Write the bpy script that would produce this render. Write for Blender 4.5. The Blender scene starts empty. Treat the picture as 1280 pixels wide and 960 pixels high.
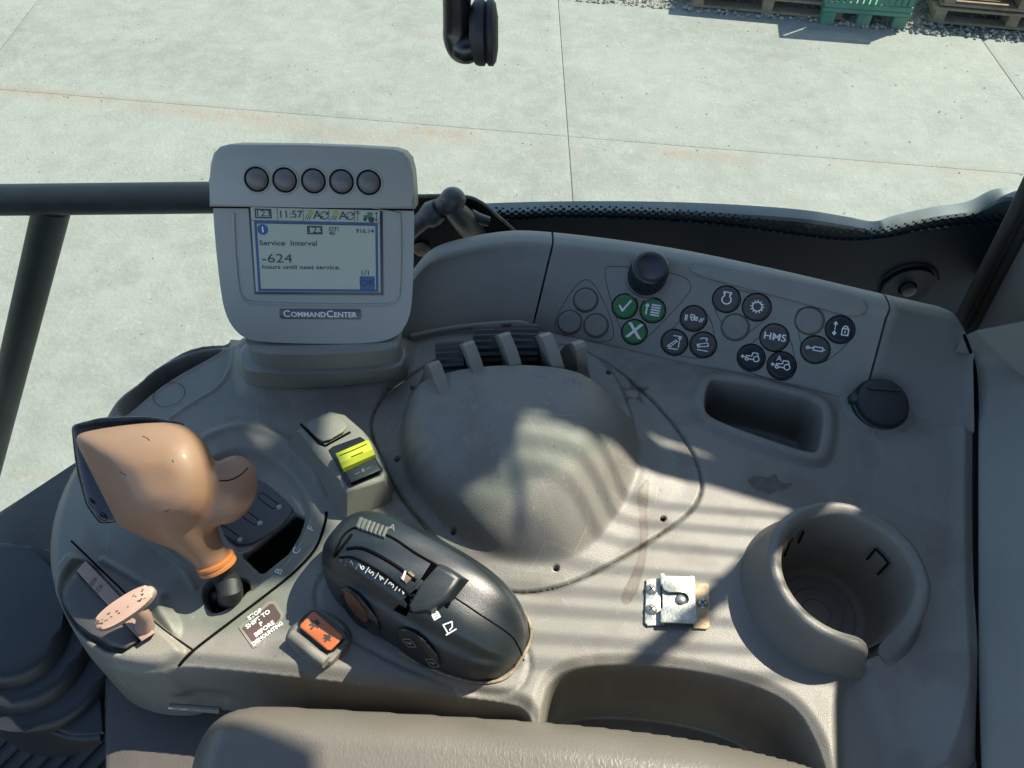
import bpy, bmesh, math, random
import numpy as np
from mathutils import Vector, Matrix, noise
from mathutils.geometry import tessellate_polygon
random.seed(7)
C = bpy.context.scene.collection
R = math.radians
# ------------------------------------------------------------------ camera, world, sun
F, H, PITCH = 985.0, 0.55, R(52)
sc = bpy.context.scene
cd = bpy.data.cameras.new('camera'); cam = bpy.data.objects.new('camera', cd); C.objects.link(cam)
cd.sensor_width = 36; cd.lens = 36*F/1280; cd.clip_start = 0.02; cd.clip_end = 300
cam.location = (0, 0, H); cam.rotation_euler = (R(90)-PITCH, 0, 0)
sc.camera = cam
SUN = Vector((0.575, 0.341, 0.743)).normalized()
EL = math.asin(SUN.z); AZ = math.atan2(SUN.x, SUN.y)
w = bpy.data.worlds.new('World'); sc.world = w; w.use_nodes = True
nt = w.node_tree; bg = nt.nodes['Background']
sk = nt.nodes.new('ShaderNodeTexSky'); sk.sky_type = 'NISHITA'; sk.sun_disc = False
sk.sun_elevation = EL; sk.sun_rotation = AZ; sk.altitude = 200; sk.air_density = 1.0; sk.dust_density = 1.0
nt.links.new(sk.outputs[0], bg.inputs[0]); bg.inputs[1].default_value = 0.118
ld = bpy.data.lights.new('sun', 'SUN'); ld.energy = 4.7; ld.angle = R(0.5); ld.color = (1, 0.91, 0.77)
sun = bpy.data.objects.new('sun', ld); C.objects.link(sun)
sun.rotation_euler = SUN.to_track_quat('Z', 'Y').to_euler(); sun.location = (2, 1, 3)
sc.view_settings.view_transform = 'Standard'; sc.view_settings.look = 'None'
sc.view_settings.exposure = 1.56; sc.view_settings.gamma = 1
sc.render.engine = 'CYCLES'
sc.cycles.max_bounces = 7; sc.cycles.transparent_max_bounces = 12

# ------------------------------------------------------------------ photo geometry -> place
cp, sp = math.cos(PITCH), math.sin(PITCH)
FWD = Vector((0, cp, -sp)); UP = Vector((0, sp, cp)); RT = Vector((1, 0, 0)); CAM = Vector((0, 0, H))
def ray(u, v): return FWD + RT*((u-640)/F) - UP*((v-480)/F)
def P(u, v, z=0.0):
    d = ray(u, v); return CAM + d*((z-H)/d.z)
def PY(u, v, y):
    d = ray(u, v); return CAM + d*(y/d.y)
def D(u, v, dep): return CAM + ray(u, v)*dep
def depth(p): return (p-CAM).dot(FWD)
def pxy(pts, z=0.0): return [tuple(P(a, b, z)[:2]) for a, b in pts]
class Frame:
    def __init__(s, o, ex, ey):
        s.o = Vector(o); s.ex = Vector(ex).normalized(); s.ez = s.ex.cross(Vector(ey)).normalized(); s.ey = s.ez.cross(s.ex)
    def W(s, x, y, z=0): return s.o + s.ex*x + s.ey*y + s.ez*z
    def hit(s, u, v, h=0):
        d = ray(u, v); o = s.o + s.ez*h
        p = CAM + d*((o-CAM).dot(s.ez)/d.dot(s.ez)); q = p-s.o
        return (q.dot(s.ex), q.dot(s.ey))
    def at(s, u, v, h=0):
        x, y = s.hit(u, v, h); return Frame(s.W(x, y, h), s.ex, s.ey)
    def rot(s, a):
        c, n = math.cos(a), math.sin(a)
        return Frame(s.o, s.ex*c+s.ey*n, s.ey*c-s.ex*n)
def flat(u, v, z=0.0): return Frame(P(u, v, z), (1, 0, 0), (0, 1, 0))
def smooth_loop(pts, n=3):
    for _ in range(n):
        q = []
        for i in range(len(pts)):
            a, b = pts[i], pts[(i+1) % len(pts)]
            q.append(tuple(.75*x+.25*y for x, y in zip(a, b))); q.append(tuple(.25*x+.75*y for x, y in zip(a, b)))
        pts = q
    return pts
def spline(pts, n=8):
    out = []; m = len(pts)
    for i in range(m-1):
        p0 = Vector(pts[max(i-1, 0)]); p1 = Vector(pts[i]); p2 = Vector(pts[i+1]); p3 = Vector(pts[min(i+2, m-1)])
        for k in range(n):
            t = k/n
            out.append(.5*((2*p1)+(p2-p0)*t+(2*p0-5*p1+4*p2-p3)*t*t+(3*p1-p0-3*p2+p3)*t**3))
    out.append(Vector(pts[-1])); return out
def rrect(w, h, r, n=5):
    o = []
    for cx, cy, a in ((w/2-r, h/2-r, 0), (-w/2+r, h/2-r, 90), (-w/2+r, -h/2+r, 180), (w/2-r, -h/2+r, 270)):
        for k in range(n+1):
            t = R(a+90*k/n); o.append((cx+r*math.cos(t), cy+r*math.sin(t)))
    return o

# ------------------------------------------------------------------ materials
KA = .62   # common albedo level of the plastics
def mat(name, col, rough=.5, var=.12, scale=40, bump=.0, bscale=1500, metal=0, dust=0, dustcol=(.32, .29, .24), emit=None, spec=.5, coat=0, stainattr=False, dscale=9):
    if name not in ('print_white', 'badge_letters'): col = tuple(c*KA for c in col); dustcol = tuple(c*KA for c in dustcol)
    m = bpy.data.materials.new(name); m.use_nodes = True; t = m.node_tree; N = t.nodes; L = t.links
    b = N['Principled BSDF']; b.inputs['Roughness'].default_value = rough; b.inputs['Metallic'].default_value = metal
    b.inputs['Specular IOR Level'].default_value = spec; b.inputs['Coat Weight'].default_value = coat
    tc = N.new('ShaderNodeTexCoord'); geo = N.new('ShaderNodeNewGeometry'); pos = geo.outputs['Position']
    n1 = N.new('ShaderNodeTexNoise'); n1.inputs['Scale'].default_value = scale; n1.inputs['Detail'].default_value = 6; L.new(pos, n1.inputs['Vector'])
    r1 = N.new('ShaderNodeValToRGB'); e = r1.color_ramp.elements
    e[0].position = .3; e[1].position = .7
    e[0].color = (*[c*(1-var) for c in col], 1); e[1].color = (*[min(1, c*(1+var)) for c in col], 1)
    L.new(n1.outputs[0], r1.inputs[0]); out = r1.outputs[0]
    if dust:
        n2 = N.new('ShaderNodeTexNoise'); n2.inputs['Scale'].default_value = dscale; n2.inputs['Detail'].default_value = 9; n2.inputs['Roughness'].default_value = .68
        L.new(pos, n2.inputs['Vector'])
        mr = N.new('ShaderNodeMapRange'); mr.inputs[1].default_value = .42; mr.inputs[2].default_value = .78; mr.inputs[4].default_value = dust
        L.new(n2.outputs[0], mr.inputs[0])
        n3 = N.new('ShaderNodeTexNoise'); n3.inputs['Scale'].default_value = 420; n3.inputs['Detail'].default_value = 2; L.new(pos, n3.inputs['Vector'])
        m3 = N.new('ShaderNodeMapRange'); m3.inputs[1].default_value = .70; m3.inputs[2].default_value = .76; m3.inputs[4].default_value = min(1, dust*1.6); L.new(n3.outputs[0], m3.inputs[0])
        mx0 = N.new('ShaderNodeMath'); mx0.operation = 'MAXIMUM'; L.new(mr.outputs[0], mx0.inputs[0]); L.new(m3.outputs[0], mx0.inputs[1])
        mx = N.new('ShaderNodeMix'); mx.data_type = 'RGBA'; mx.inputs[7].default_value = (*dustcol, 1)
        L.new(mx0.outputs[0], mx.inputs[0]); L.new(out, mx.inputs[6]); out = mx.outputs[2]
        rr = N.new('ShaderNodeMapRange'); rr.inputs[3].default_value = rough; rr.inputs[4].default_value = min(1, rough+.3); L.new(mx0.outputs[0], rr.inputs[0]); L.new(rr.outputs[0], b.inputs['Roughness'])
    if stainattr:
        for an, cc, rg in (('stain', (.062, .045, .027), 0), ('dirt', (.028, .020, .014), 0), ('scuff', (.24, .23, .21), 0)):
            at = N.new('ShaderNodeAttribute'); at.attribute_name = an
            mx = N.new('ShaderNodeMix'); mx.data_type = 'RGBA'; mx.inputs[7].default_value = (*cc, 1)
            L.new(at.outputs['Fac'], mx.inputs[0]); L.new(out, mx.inputs[6]); out = mx.outputs[2]
    L.new(out, b.inputs['Base Color'])
    if bump:
        nb = N.new('ShaderNodeTexNoise'); nb.inputs['Scale'].default_value = bscale; nb.inputs['Detail'].default_value = 2; L.new(pos, nb.inputs['Vector'])
        bp = N.new('ShaderNodeBump'); bp.inputs['Strength'].default_value = bump; bp.inputs['Distance'].default_value = .0006
        L.new(nb.outputs[0], bp.inputs['Height']); L.new(bp.outputs[0], b.inputs['Normal'])
    if emit:
        b.inputs['Emission Color'].default_value = (*emit, 1); b.inputs['Emission Strength'].default_value = 1
    return m
M = {}
M['console'] = mat('console_plastic', (.219, .217, .189), .47, .10, 11, .55, 1250, dust=.38, dustcol=(.30, .29, .24), stainattr=True)
M['cup'] = mat('cup_plastic', (.172, .170, .150), .5, .10, 14, .5, 1250, dust=.3, dustcol=(.26, .24, .19))
M['liner'] = mat('cup_liner', (.14, .138, .122), .6, .2, 20, .5, 1250, dust=.5, dustcol=(.17, .15, .11), dscale=40)
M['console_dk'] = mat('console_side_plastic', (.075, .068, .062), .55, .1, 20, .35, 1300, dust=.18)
M['panel'] = mat('panel_plastic', (.282, .284, .246), .5, .08, 25, .3, 1500, dust=.16)
M['gate'] = mat('gate_plastic', (.055, .056, .058), .48, .12, 25, .3, 1500, dust=.2)
M['monitor'] = mat('monitor_plastic', (.38, .40, .36), .42, .04, 18, .22, 1600, dust=.1, dustcol=(.33, .31, .26))
M['monbtn'] = mat('monitor_button_rubber', (.15, .15, .145), .42, .05, 60, .1)
M['black'] = mat('black_plastic', (.016, .024, .029), .36, .2, 40, .3, 1500, dust=.16, dustcol=(.085, .10, .105))
M['blackgloss'] = mat('black_gloss', (.012, .014, .017), .22, .2, 60, .06, 900, dust=.12, dustcol=(.1, .1, .09))
M['rubber'] = mat('black_rubber', (.014, .016, .018), .6, .2, 40, .2, 900, dust=.2, dustcol=(.08, .08, .075))
M['void'] = mat('dark_interior', (.003, .003, .003), .9, spec=0)
M['seam'] = mat('seam_gap', (.010, .009, .008), .9, spec=0)
M['orange'] = mat('grip_plastic', (.36, .192, .112), .5, .1, 22, .18, 1700, dust=.5, dustcol=(.33, .235, .17), coat=.08)
M['orange2'] = mat('ring_plastic', (.62, .21, .06), .4, .05)
M['orange3'] = mat('rocker_orange', (.62, .17, .045), .38, .06, 60, .1, dust=.1)
M['pink'] = mat('faded_lever_plastic', (.40, .275, .215), .45, .08, 50, .2, dust=.2, dustcol=(.2, .12, .1))
M['yellow'] = mat('yellow_plastic', (.62, .66, .05), .4, .06, 50)
M['green'] = mat('button_green', (.045, .22, .065), .4, .08, 80)
M['btn'] = mat('button_grey', (.080, .074, .068), .45, .08, 80, .1)
M['btnblank'] = mat('button_blank', (.240, .240, .208), .5, .08, 80, .1)
M['btnblue'] = mat('button_navy', (.012, .017, .026), .4, .08, 80, .1)
M['white'] = mat('print_white', (.62, .63, .6), .6, .05)
M['dim'] = mat('print_worn', (.3, .3, .29), .6, .3, 600)
M['zinc'] = mat('zinc_steel', (.52, .55, .50), .42, .35, 160, .5, 600, metal=.55, dust=.65, dustcol=(.62, .66, .6), dscale=60)
M['rusty'] = mat('rusty_zinc', (.6, .5, .32), .6, .3, 200, .5, 600, metal=.3, dust=.85, dustcol=(.45, .22, .08), dscale=70)
M['screw'] = mat('screw_steel', (.5, .52, .47), .35, .15, 200, metal=.7)
M['brass'] = mat('aged_screw', (.25, .19, .12), .55, .2, 200)
M['pale'] = mat('pale_pin', (.35, .42, .47), .5, .1)
M['sticker'] = mat('sticker_brown', (.115, .065, .062), .4, .1, 200, dust=.2)
M['lcd'] = mat('lcd_face', (.40, .46, .37), .25, .02, 30, emit=(.008, .009, .007))
M['lcdtext'] = mat('lcd_print', (.02, .035, .03), .4)
M['lcdframe'] = mat('lcd_bezel', (.018, .03, .04), .3)
M['lcdblue'] = mat('lcd_blue', (.02, .10, .30), .4)
M['lcdgreen'] = mat('lcd_green', (.03, .22, .05), .4)
M['lcdyellow'] = mat('lcd_yellow', (.5, .45, .05), .4)
M['badge'] = mat('badge_grey', (.11, .115, .11), .35, .05)
M['chrome'] = mat('badge_letters', (.5, .52, .5), .3, .05, metal=.3)
M['pillar'] = mat('pillar_trim', (.265, .262, .225), .6, .06, 16, .4, 1000, dust=.14)
M['seal'] = mat('rubber_seal', (.018, .018, .018), .65, .3, 60, .4, 500, dust=.3, dustcol=(.09, .085, .08))
M['armrest'] = mat('armrest_vinyl', (.150, .140, .115), .42, .08, 20, 0)
M['mat'] = mat('floor_mat', (.03, .034, .036), .7, .25, 40, .4, 400, dust=.35, dustcol=(.09, .09, .085))
M['rail'] = mat('rail_paint', (.008, .013, .019), .5, .2, 30, .1, 300, dust=.12, dustcol=(.03, .045, .06), spec=.25)
M['frit'] = mat('frit_black', (.006, .022, .034), .5, .1, 40, dust=.1, dustcol=(.03, .04, .045), spec=.12)
M['ledge'] = mat('outer_ledge', (.17, .20, .22), .5, .12, 20, .1, 300, dust=.2)
M['headliner'] = mat('headliner', (.07, .07, .065), .9)
M['wood'] = mat('pallet_wood', (.30, .21, .13), .8, .3, 18, .6, 60, dust=.5, dustcol=(.35, .30, .22), dscale=6)
M['crate'] = mat('crate_green', (.06, .24, .155), .6, .15, 8, dust=.5, dustcol=(.28, .36, .30), dscale=5)
M['stone'] = mat('stone', (.33, .31, .27), .85, .4, 3)
def leather(m):
    t = m.node_tree; N = t.nodes; L = t.links; b = N['Principled BSDF']
    geo = N.new('ShaderNodeNewGeometry'); mp = N.new('ShaderNodeMapping'); mp.inputs['Scale'].default_value = (1, .55, 1); L.new(geo.outputs['Position'], mp.inputs[0])
    nd = N.new('ShaderNodeTexNoise'); nd.inputs['Scale'].default_value = 260; L.new(mp.outputs[0], nd.inputs['Vector'])
    vm = N.new('ShaderNodeMix'); vm.data_type = 'VECTOR'; vm.inputs[0].default_value = .006; L.new(mp.outputs[0], vm.inputs[4]); L.new(nd.outputs[1], vm.inputs[5])
    v = N.new('ShaderNodeTexVoronoi'); v.feature = 'DISTANCE_TO_EDGE'; v.inputs['Scale'].default_value = 330; L.new(vm.outputs[1], v.inputs['Vector'])
    mr = N.new('ShaderNodeMapRange'); mr.inputs[2].default_value = .3; L.new(v.outputs[0], mr.inputs[0])
    bp = N.new('ShaderNodeBump'); bp.inputs['Strength'].default_value = .16; bp.inputs['Distance'].default_value = .0006; L.new(mr.outputs[0], bp.inputs['Height']); L.new(bp.outputs[0], b.inputs['Normal'])
leather(M['armrest'])
def glass_mat():
    m = bpy.data.materials.new('window_glass'); m.use_nodes = True; N = m.node_tree.nodes; L = m.node_tree.links
    N.remove(N['Principled BSDF']); o = N['Material Output']
    t = N.new('ShaderNodeBsdfTransparent'); t.inputs[0].default_value = (.90, .955, .92, 1)
    g = N.new('ShaderNodeBsdfGlossy'); g.inputs['Roughness'].default_value = .03
    df = N.new('ShaderNodeBsdfDiffuse'); df.inputs[0].default_value = (.8, .8, .76, 1)
    lw = N.new('ShaderNodeLayerWeight'); lw.inputs[0].default_value = .5; pw = N.new('ShaderNodeMath'); pw.operation = 'POWER'; pw.inputs[1].default_value = 5; L.new(lw.outputs['Facing'], pw.inputs[0]); fr = N.new('ShaderNodeMapRange'); fr.inputs[3].default_value = .02; fr.inputs[4].default_value = .5; L.new(pw.outputs[0], fr.inputs[0])
    mx = N.new('ShaderNodeMixShader'); L.new(fr.outputs[0], mx.inputs[0]); L.new(t.outputs[0], mx.inputs[1]); L.new(g.outputs[0], mx.inputs[2])
    n = N.new('ShaderNodeTexNoise'); n.inputs['Scale'].default_value = 5; n.inputs['Detail'].default_value = 8; n.inputs['Roughness'].default_value = .7
    ge = N.new('ShaderNodeNewGeometry'); L.new(ge.outputs['Position'], n.inputs['Vector'])
    mr = N.new('ShaderNodeMapRange'); mr.inputs[1].default_value = .4; mr.inputs[2].default_value = .8; mr.inputs[3].default_value = .001; mr.inputs[4].default_value = .035; L.new(n.outputs[0], mr.inputs[0])
    m2 = N.new('ShaderNodeMixShader'); L.new(mr.outputs[0], m2.inputs[0]); L.new(mx.outputs[0], m2.inputs[1]); L.new(df.outputs[0], m2.inputs[2])
    L.new(m2.outputs[0], o.inputs[0]); return m
M['glass'] = glass_mat()
def concrete():
    m = bpy.data.materials.new('concrete'); m.use_nodes = True; N = m.node_tree.nodes; L = m.node_tree.links; b = N['Principled BSDF']; b.inputs['Roughness'].default_value = .85
    ge = N.new('ShaderNodeNewGeometry'); pos = ge.outputs['Position']
    def nz(s, d=6, r=.6, vec=pos):
        n = N.new('ShaderNodeTexNoise'); n.inputs['Scale'].default_value = s; n.inputs['Detail'].default_value = d; n.inputs['Roughness'].default_value = r; L.new(vec, n.inputs['Vector']); return n.outputs[0]
    def rg(v, a, b_, o0=0, o1=1):
        r = N.new('ShaderNodeMapRange'); r.inputs[1].default_value = a; r.inputs[2].default_value = b_; r.inputs[3].default_value = o0; r.inputs[4].default_value = o1; L.new(v, r.inputs[0]); return r.outputs[0]
    def mix(f, a, c, mode='MIX'):
        x = N.new('ShaderNodeMix'); x.data_type = 'RGBA'; x.blend_type = mode
        L.new(f, x.inputs[0])
        for i, q in ((6, a), (7, c)):
            if isinstance(q, tuple): x.inputs[i].default_value = (*q, 1)
            else: L.new(q, x.inputs[i])
        return x.outputs[2]
    c = mix(rg(nz(1.1, 8, .65), .35, .65), (.345, .345, .295), (.44, .435, .37))
    c = mix(rg(nz(7, 8, .75), .42, .68, 0, .75), c, (.49, .49, .43))
    c = mix(rg(nz(30, 5, .75), .60, .68, 0, .8), c, (.60, .60, .54))
    c = mix(rg(nz(60, 2, .6), .68, .74, 0, .7), c, (.13, .12, .10))
    mp = N.new('ShaderNodeMapping'); mp.inputs['Scale'].default_value = (.7, 7, 1); mp.inputs['Rotation'].default_value = (0, 0, R(4)); L.new(pos, mp.inputs[0])
    c = mix(rg(nz(1.4, 9, .7, mp.outputs[0]), .60, .74, 0, .45), c, (.47, .36, .26))
    c = mix(rg(nz(3.3, 7, .7, mp.outputs[0]), .62, .72, 0, .3), c, (.22, .22, .20))
    c = mix(rg(nz(4, 9, .78), .54, .70, 0, .5), c, (.27, .27, .24))
    at = N.new('ShaderNodeAttribute'); at.attribute_name = 'stain'
    mm = N.new('ShaderNodeMath'); mm.operation = 'MULTIPLY'; L.new(at.outputs['Fac'], mm.inputs[0]); L.new(rg(nz(14, 6, .7), .35, .65), mm.inputs[1])
    c = mix(mm.outputs[0], c, (.44, .31, .23))
    tm = N.new('ShaderNodeMix'); tm.data_type = 'RGBA'; tm.blend_type = 'MULTIPLY'; tm.inputs[0].default_value = 1; tm.inputs[7].default_value = (.425, .435, .468, 1); L.new(c, tm.inputs[6]); c = tm.outputs[2]
    L.new(c, b.inputs['Base Color'])
    bp = N.new('ShaderNodeBump'); bp.inputs['Strength'].default_value = .6; bp.inputs['Distance'].default_value = .01; L.new(nz(45, 6, .7), bp.inputs['Height']); L.new(bp.outputs[0], b.inputs['Normal'])
    return m
M['concrete'] = concrete()

# ------------------------------------------------------------------ object helpers
def obj(name, me_or_bm, m, parent=None, ang=35, kind=None, label=None, smooth=True):
    if isinstance(me_or_bm, bmesh.types.BMesh):
        bm = me_or_bm
        bmesh.ops.recalc_face_normals(bm, faces=bm.faces)
        me = bpy.data.meshes.new(name); bm.to_mesh(me); bm.free()
    else: me = me_or_bm
    if smooth and len(me.polygons):
        me.shade_smooth()
        if ang: me.set_sharp_from_angle(angle=R(ang))
    mt = M[m] if isinstance(m, str) else m
    if mt: me.materials.clear(); me.materials.append(mt)
    o = bpy.data.objects.new(name, me); C.objects.link(o)
    if parent:
        o.parent = parent
        q = parent; off = Vector((0, 0, 0))
        while q: off += q.location; q = q.parent
        me.transform(Matrix.Translation(-off))
    if kind: o['kind'] = kind
    if label: o['label'] = label
    return o
def thing(name, label, cat, loc=(0, 0, 0), group=None):
    o = bpy.data.objects.new(name, None); o.empty_display_size = .02; C.objects.link(o)
    o.location = loc; o['label'] = label; o['category'] = cat
    if group: o['group'] = group
    return o
def tag(o, label, cat, group=None):
    o['label'] = label; o['category'] = cat
    if group: o['group'] = group
    return o
def prism(top, bot, bev=0, seg=3, bm=None, bevbot=False):
    """closed body between two loops of 3-D points"""
    bm = bm or bmesh.new(); n = len(top)
    vt = [bm.verts.new(p) for p in top]; vb = [bm.verts.new(p) for p in bot]
    ft = bm.faces.new(vt); bm.faces.new(vb[::-1])
    for i in range(n): bm.faces.new((vt[i], vb[i], vb[(i+1) % n], vt[(i+1) % n]))
    if bev:
        es = [e for e in ft.edges]
        bmesh.ops.bevel(bm, geom=es, offset=bev, segments=seg, affect='EDGES', profile=.5, clamp_overlap=True)
    return bm
def plate(fr, pts, z0, z1, bev=0, seg=3, bm=None, grow=0):
    top = [fr.W(x, y, z1) for x, y in pts]
    if grow:
        cx = sum(p[0] for p in pts)/len(pts); cy = sum(p[1] for p in pts)/len(pts)
        bot = [fr.W(cx+(x-cx)*(1+grow), cy+(y-cy)*(1+grow), z0) for x, y in pts]
    else: bot = [fr.W(x, y, z0) for x, y in pts]
    return prism(top, bot, bev, seg, bm)
def box(fr, x0, x1, y0, y1, z0, z1, bev=0, bm=None, seg=2):
    b2 = bmesh.new()
    vs = [b2.verts.new(fr.W(x, y, z)) for z in (z0, z1) for x, y in ((x0, y0), (x1, y0), (x1, y1), (x0, y1))]
    for f in ((3, 2, 1, 0), (4, 5, 6, 7), (0, 1, 5, 4), (1, 2, 6, 5), (2, 3, 7, 6), (3, 0, 4, 7)): b2.faces.new([vs[i] for i in f])
    if bev: bmesh.ops.bevel(b2, geom=b2.edges[:], offset=bev, segments=seg, affect='EDGES')
    if bm is None: return b2
    me = bpy.data.meshes.new('t'); b2.to_mesh(me); b2.free(); bm.from_mesh(me); bpy.data.meshes.remove(me); return bm
def tube(path, r, n=16, bm=None, cap=True):
    bm = bm or bmesh.new(); rings = []; prev = None
    path = [Vector(p) for p in path]
    for i, p in enumerate(path):
        t = (path[min(i+1, len(path)-1)]-path[max(i-1, 0)]).normalized()
        if prev is None:
            a = Vector((0, 0, 1)) if abs(t.z) < .9 else Vector((1, 0, 0)); nx = t.cross(a).normalized()
        else: nx = (prev - t*prev.dot(t)).normalized()
        prev = nx; ny = t.cross(nx); rr = r[i] if isinstance(r, (list, tuple)) else r
        rings.append([bm.verts.new(p+nx*rr*math.cos(2*math.pi*k/n)+ny*rr*math.sin(2*math.pi*k/n)) for k in range(n)])
    for a, b in zip(rings, rings[1:]):
        for k in range(n): bm.faces.new((a[k], a[(k+1) % n], b[(k+1) % n], b[k]))
    if cap: bm.faces.new(rings[0][::-1]); bm.faces.new(rings[-1])
    return bm
def lathe(fr, prof, n=32, bm=None, a0=0, a1=360, sx=1, sy=1):
    bm = bm or bmesh.new(); full = abs(a1-a0-360) < .1; m = n if full else n+1; rings = []
    for r, z in prof:
        if r < 1e-6: rings.append([bm.verts.new(fr.W(0, 0, z))])
        else: rings.append([bm.verts.new(fr.W(sx*r*math.cos(R(a0+(a1-a0)*k/n)), sy*r*math.sin(R(a0+(a1-a0)*k/n)), z)) for k in range(m)])
    for a, b in zip(rings, rings[1:]):
        for k in range(n if full else n):
            k2 = (k+1) % m
            if len(a) == 1 and len(b) == 1: continue
            if len(a) == 1: bm.faces.new((a[0], b[k], b[k2]))
            elif len(b) == 1: bm.faces.new((a[k], a[k2], b[0]))
            else: bm.faces.new((a[k], a[k2], b[k2], b[k]))
    return bm
def ribbon(fr, lines, wd, h=.0004, bm=None):
    """flat printed strokes; lines = list of polylines (x,y)"""
    bm = bm or bmesh.new()
    for ln in lines:
        for (x0, y0), (x1, y1) in zip(ln, ln[1:]):
            d = Vector((x1-x0, y1-y0)); l = d.length
            if l < 1e-7: continue
            d /= l; n = Vector((-d.y, d.x))*wd/2; e = d*wd*.3
            q = [(x0-e.x+n.x, y0-e.y+n.y), (x0-e.x-n.x, y0-e.y-n.y), (x1+e.x-n.x, y1+e.y-n.y), (x1+e.x+n.x, y1+e.y+n.y)]
            h += 1e-6
            bm.faces.new([bm.verts.new(fr.W(a, b, h)) for a, b in q])
    return bm
dg = None
def text_mesh(s, size, align='CENTER', ext=0.0, bold=0, sx=1.0):
    cu = bpy.data.curves.new('t', 'FONT'); cu.body = s; cu.size = size; cu.align_x = align; cu.align_y = 'CENTER'; cu.extrude = ext; cu.offset = bold; cu.resolution_u = 3
    o = bpy.data.objects.new('t', cu); C.objects.link(o)
    d = bpy.context.evaluated_depsgraph_get(); me = bpy.data.meshes.new_from_object(o.evaluated_get(d))
    bpy.data.objects.remove(o); bpy.data.curves.remove(cu)
    if sx != 1: me.transform(Matrix.Scale(sx, 4, (1, 0, 0)))
    return me
def text(name, s, fr, size, m, parent, h=.0004, align='CENTER', ext=0, bold=0, sx=1.0):
    me = text_mesh(s, size, align, ext, bold, sx)
    mw = Matrix((( *[fr.ex[0], fr.ey[0], fr.ez[0]], fr.W(0, 0, h)[0]), (fr.ex[1], fr.ey[1], fr.ez[1], fr.W(0, 0, h)[1]), (fr.ex[2], fr.ey[2], fr.ez[2], fr.W(0, 0, h)[2]), (0, 0, 0, 1)))
    me.transform(mw); return obj(name, me, m, parent, smooth=False)
def evalmods(name, bm, mods):
    me = bpy.data.meshes.new(name); bm.to_mesh(me); bm.free(); o = bpy.data.objects.new('t', me); C.objects.link(o)
    for ty, kw in mods:
        md = o.modifiers.new('m', ty)
        for k, v in kw.items(): setattr(md, k, v)
    d = bpy.context.evaluated_depsgraph_get(); r = bpy.data.meshes.new_from_object(o.evaluated_get(d)); bpy.data.objects.remove(o); r.name = name; return r
def ellipsoid(bm, c, ax, n=3):
    """ax: three axis vectors"""
    r = bmesh.ops.create_icosphere(bm, subdivisions=n, radius=1)
    m = Matrix(((ax[0][0], ax[1][0], ax[2][0], c[0]), (ax[0][1], ax[1][1], ax[2][1], c[1]), (ax[0][2], ax[1][2], ax[2][2], c[2]), (0, 0, 0, 1)))
    bmesh.ops.transform(bm, matrix=m, verts=r['verts'])
def hull(bm, pts):
    vs = [bm.verts.new(p) for p in pts]; r = bmesh.ops.convex_hull(bm, input=vs)
    for g in set(r['geom_interior']) | set(r['geom_unused']):
        if isinstance(g, bmesh.types.BMVert) and g.is_valid and not g.link_faces: bm.verts.remove(g)
# ------------------------------------------------------------------ height sheets
def sdf(X, Y, poly):
    """signed distance, positive inside"""
    p = np.array(poly); q = np.roll(p, -1, 0); best = np.full(X.shape, 1e9); ins = np.zeros(X.shape, bool)
    for (x0, y0), (x1, y1) in zip(p, q):
        dx, dy = x1-x0, y1-y0; t = np.clip(((X-x0)*dx+(Y-y0)*dy)/max(dx*dx+dy*dy, 1e-14), 0, 1)
        best = np.minimum(best, (X-x0-t*dx)**2+(Y-y0-t*dy)**2)
        c = (y0 > Y) != (y1 > Y); ins ^= c & (X < (dx*(Y-y0)/(dy if abs(dy) > 1e-12 else 1e-12)+x0))
    d = np.sqrt(best); return np.where(ins, d, -d)
def sdl(X, Y, line):
    best = np.full(X.shape, 1e9)
    for (x0, y0), (x1, y1) in zip(line, line[1:]):
        dx, dy = x1-x0, y1-y0; t = np.clip(((X-x0)*dx+(Y-y0)*dy)/max(dx*dx+dy*dy, 1e-14), 0, 1)
        best = np.minimum(best, (X-x0-t*dx)**2+(Y-y0-t*dy)**2)
    return np.sqrt(best)
def ss(a, b, x):
    t = np.clip((x-a)/(b-a), 0, 1); return t*t*(3-2*t)
def blur(Z, n, it=2):
    for _ in range(it):
        for ax in (0, 1):
            pd = [(0, 0), (0, 0)]; pd[ax] = (n, n); Q = np.pad(Z, pd, mode='edge'); cs = np.cumsum(Q, ax)
            cs = np.concatenate([np.zeros_like(np.take(cs, [0], ax)), cs], ax); k = 2*n+1; L_ = Z.shape[ax]
            Z = (np.take(cs, range(k, k+L_), ax)-np.take(cs, range(0, L_), ax))/k
    return Z
def sheet(name, X, Y, Z, keep, m, parent, attrs=None, label=None):
    ny, nx = X.shape; kq = keep[:-1, :-1] & keep[1:, :-1] & keep[:-1, 1:] & keep[1:, 1:]
    idx = np.arange(nx*ny).reshape(ny, nx)
    q = np.stack([idx[:-1, :-1][kq], idx[:-1, 1:][kq], idx[1:, 1:][kq], idx[1:, :-1][kq]], 1)
    used = np.unique(q); rm = np.full(nx*ny, -1); rm[used] = np.arange(len(used)); q = rm[q]
    co = np.stack([X.ravel()[used], Y.ravel()[used], Z.ravel()[used]], 1).astype('f')
    me = bpy.data.meshes.new(name); me.vertices.add(len(co)); me.vertices.foreach_set('co', co.ravel())
    me.loops.add(q.size); me.loops.foreach_set('vertex_index', q.ravel().astype('i'))
    me.polygons.add(len(q)); me.polygons.foreach_set('loop_start', np.arange(0, q.size, 4, dtype='i'))
    me.update(calc_edges=True); me.validate()
    for k, a in (attrs or {}).items():
        at = me.attributes.new(k, 'FLOAT', 'POINT'); at.data.foreach_set('value', a.ravel()[used].astype('f'))
    return obj(name, me, m, parent, ang=0, label=label)
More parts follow.
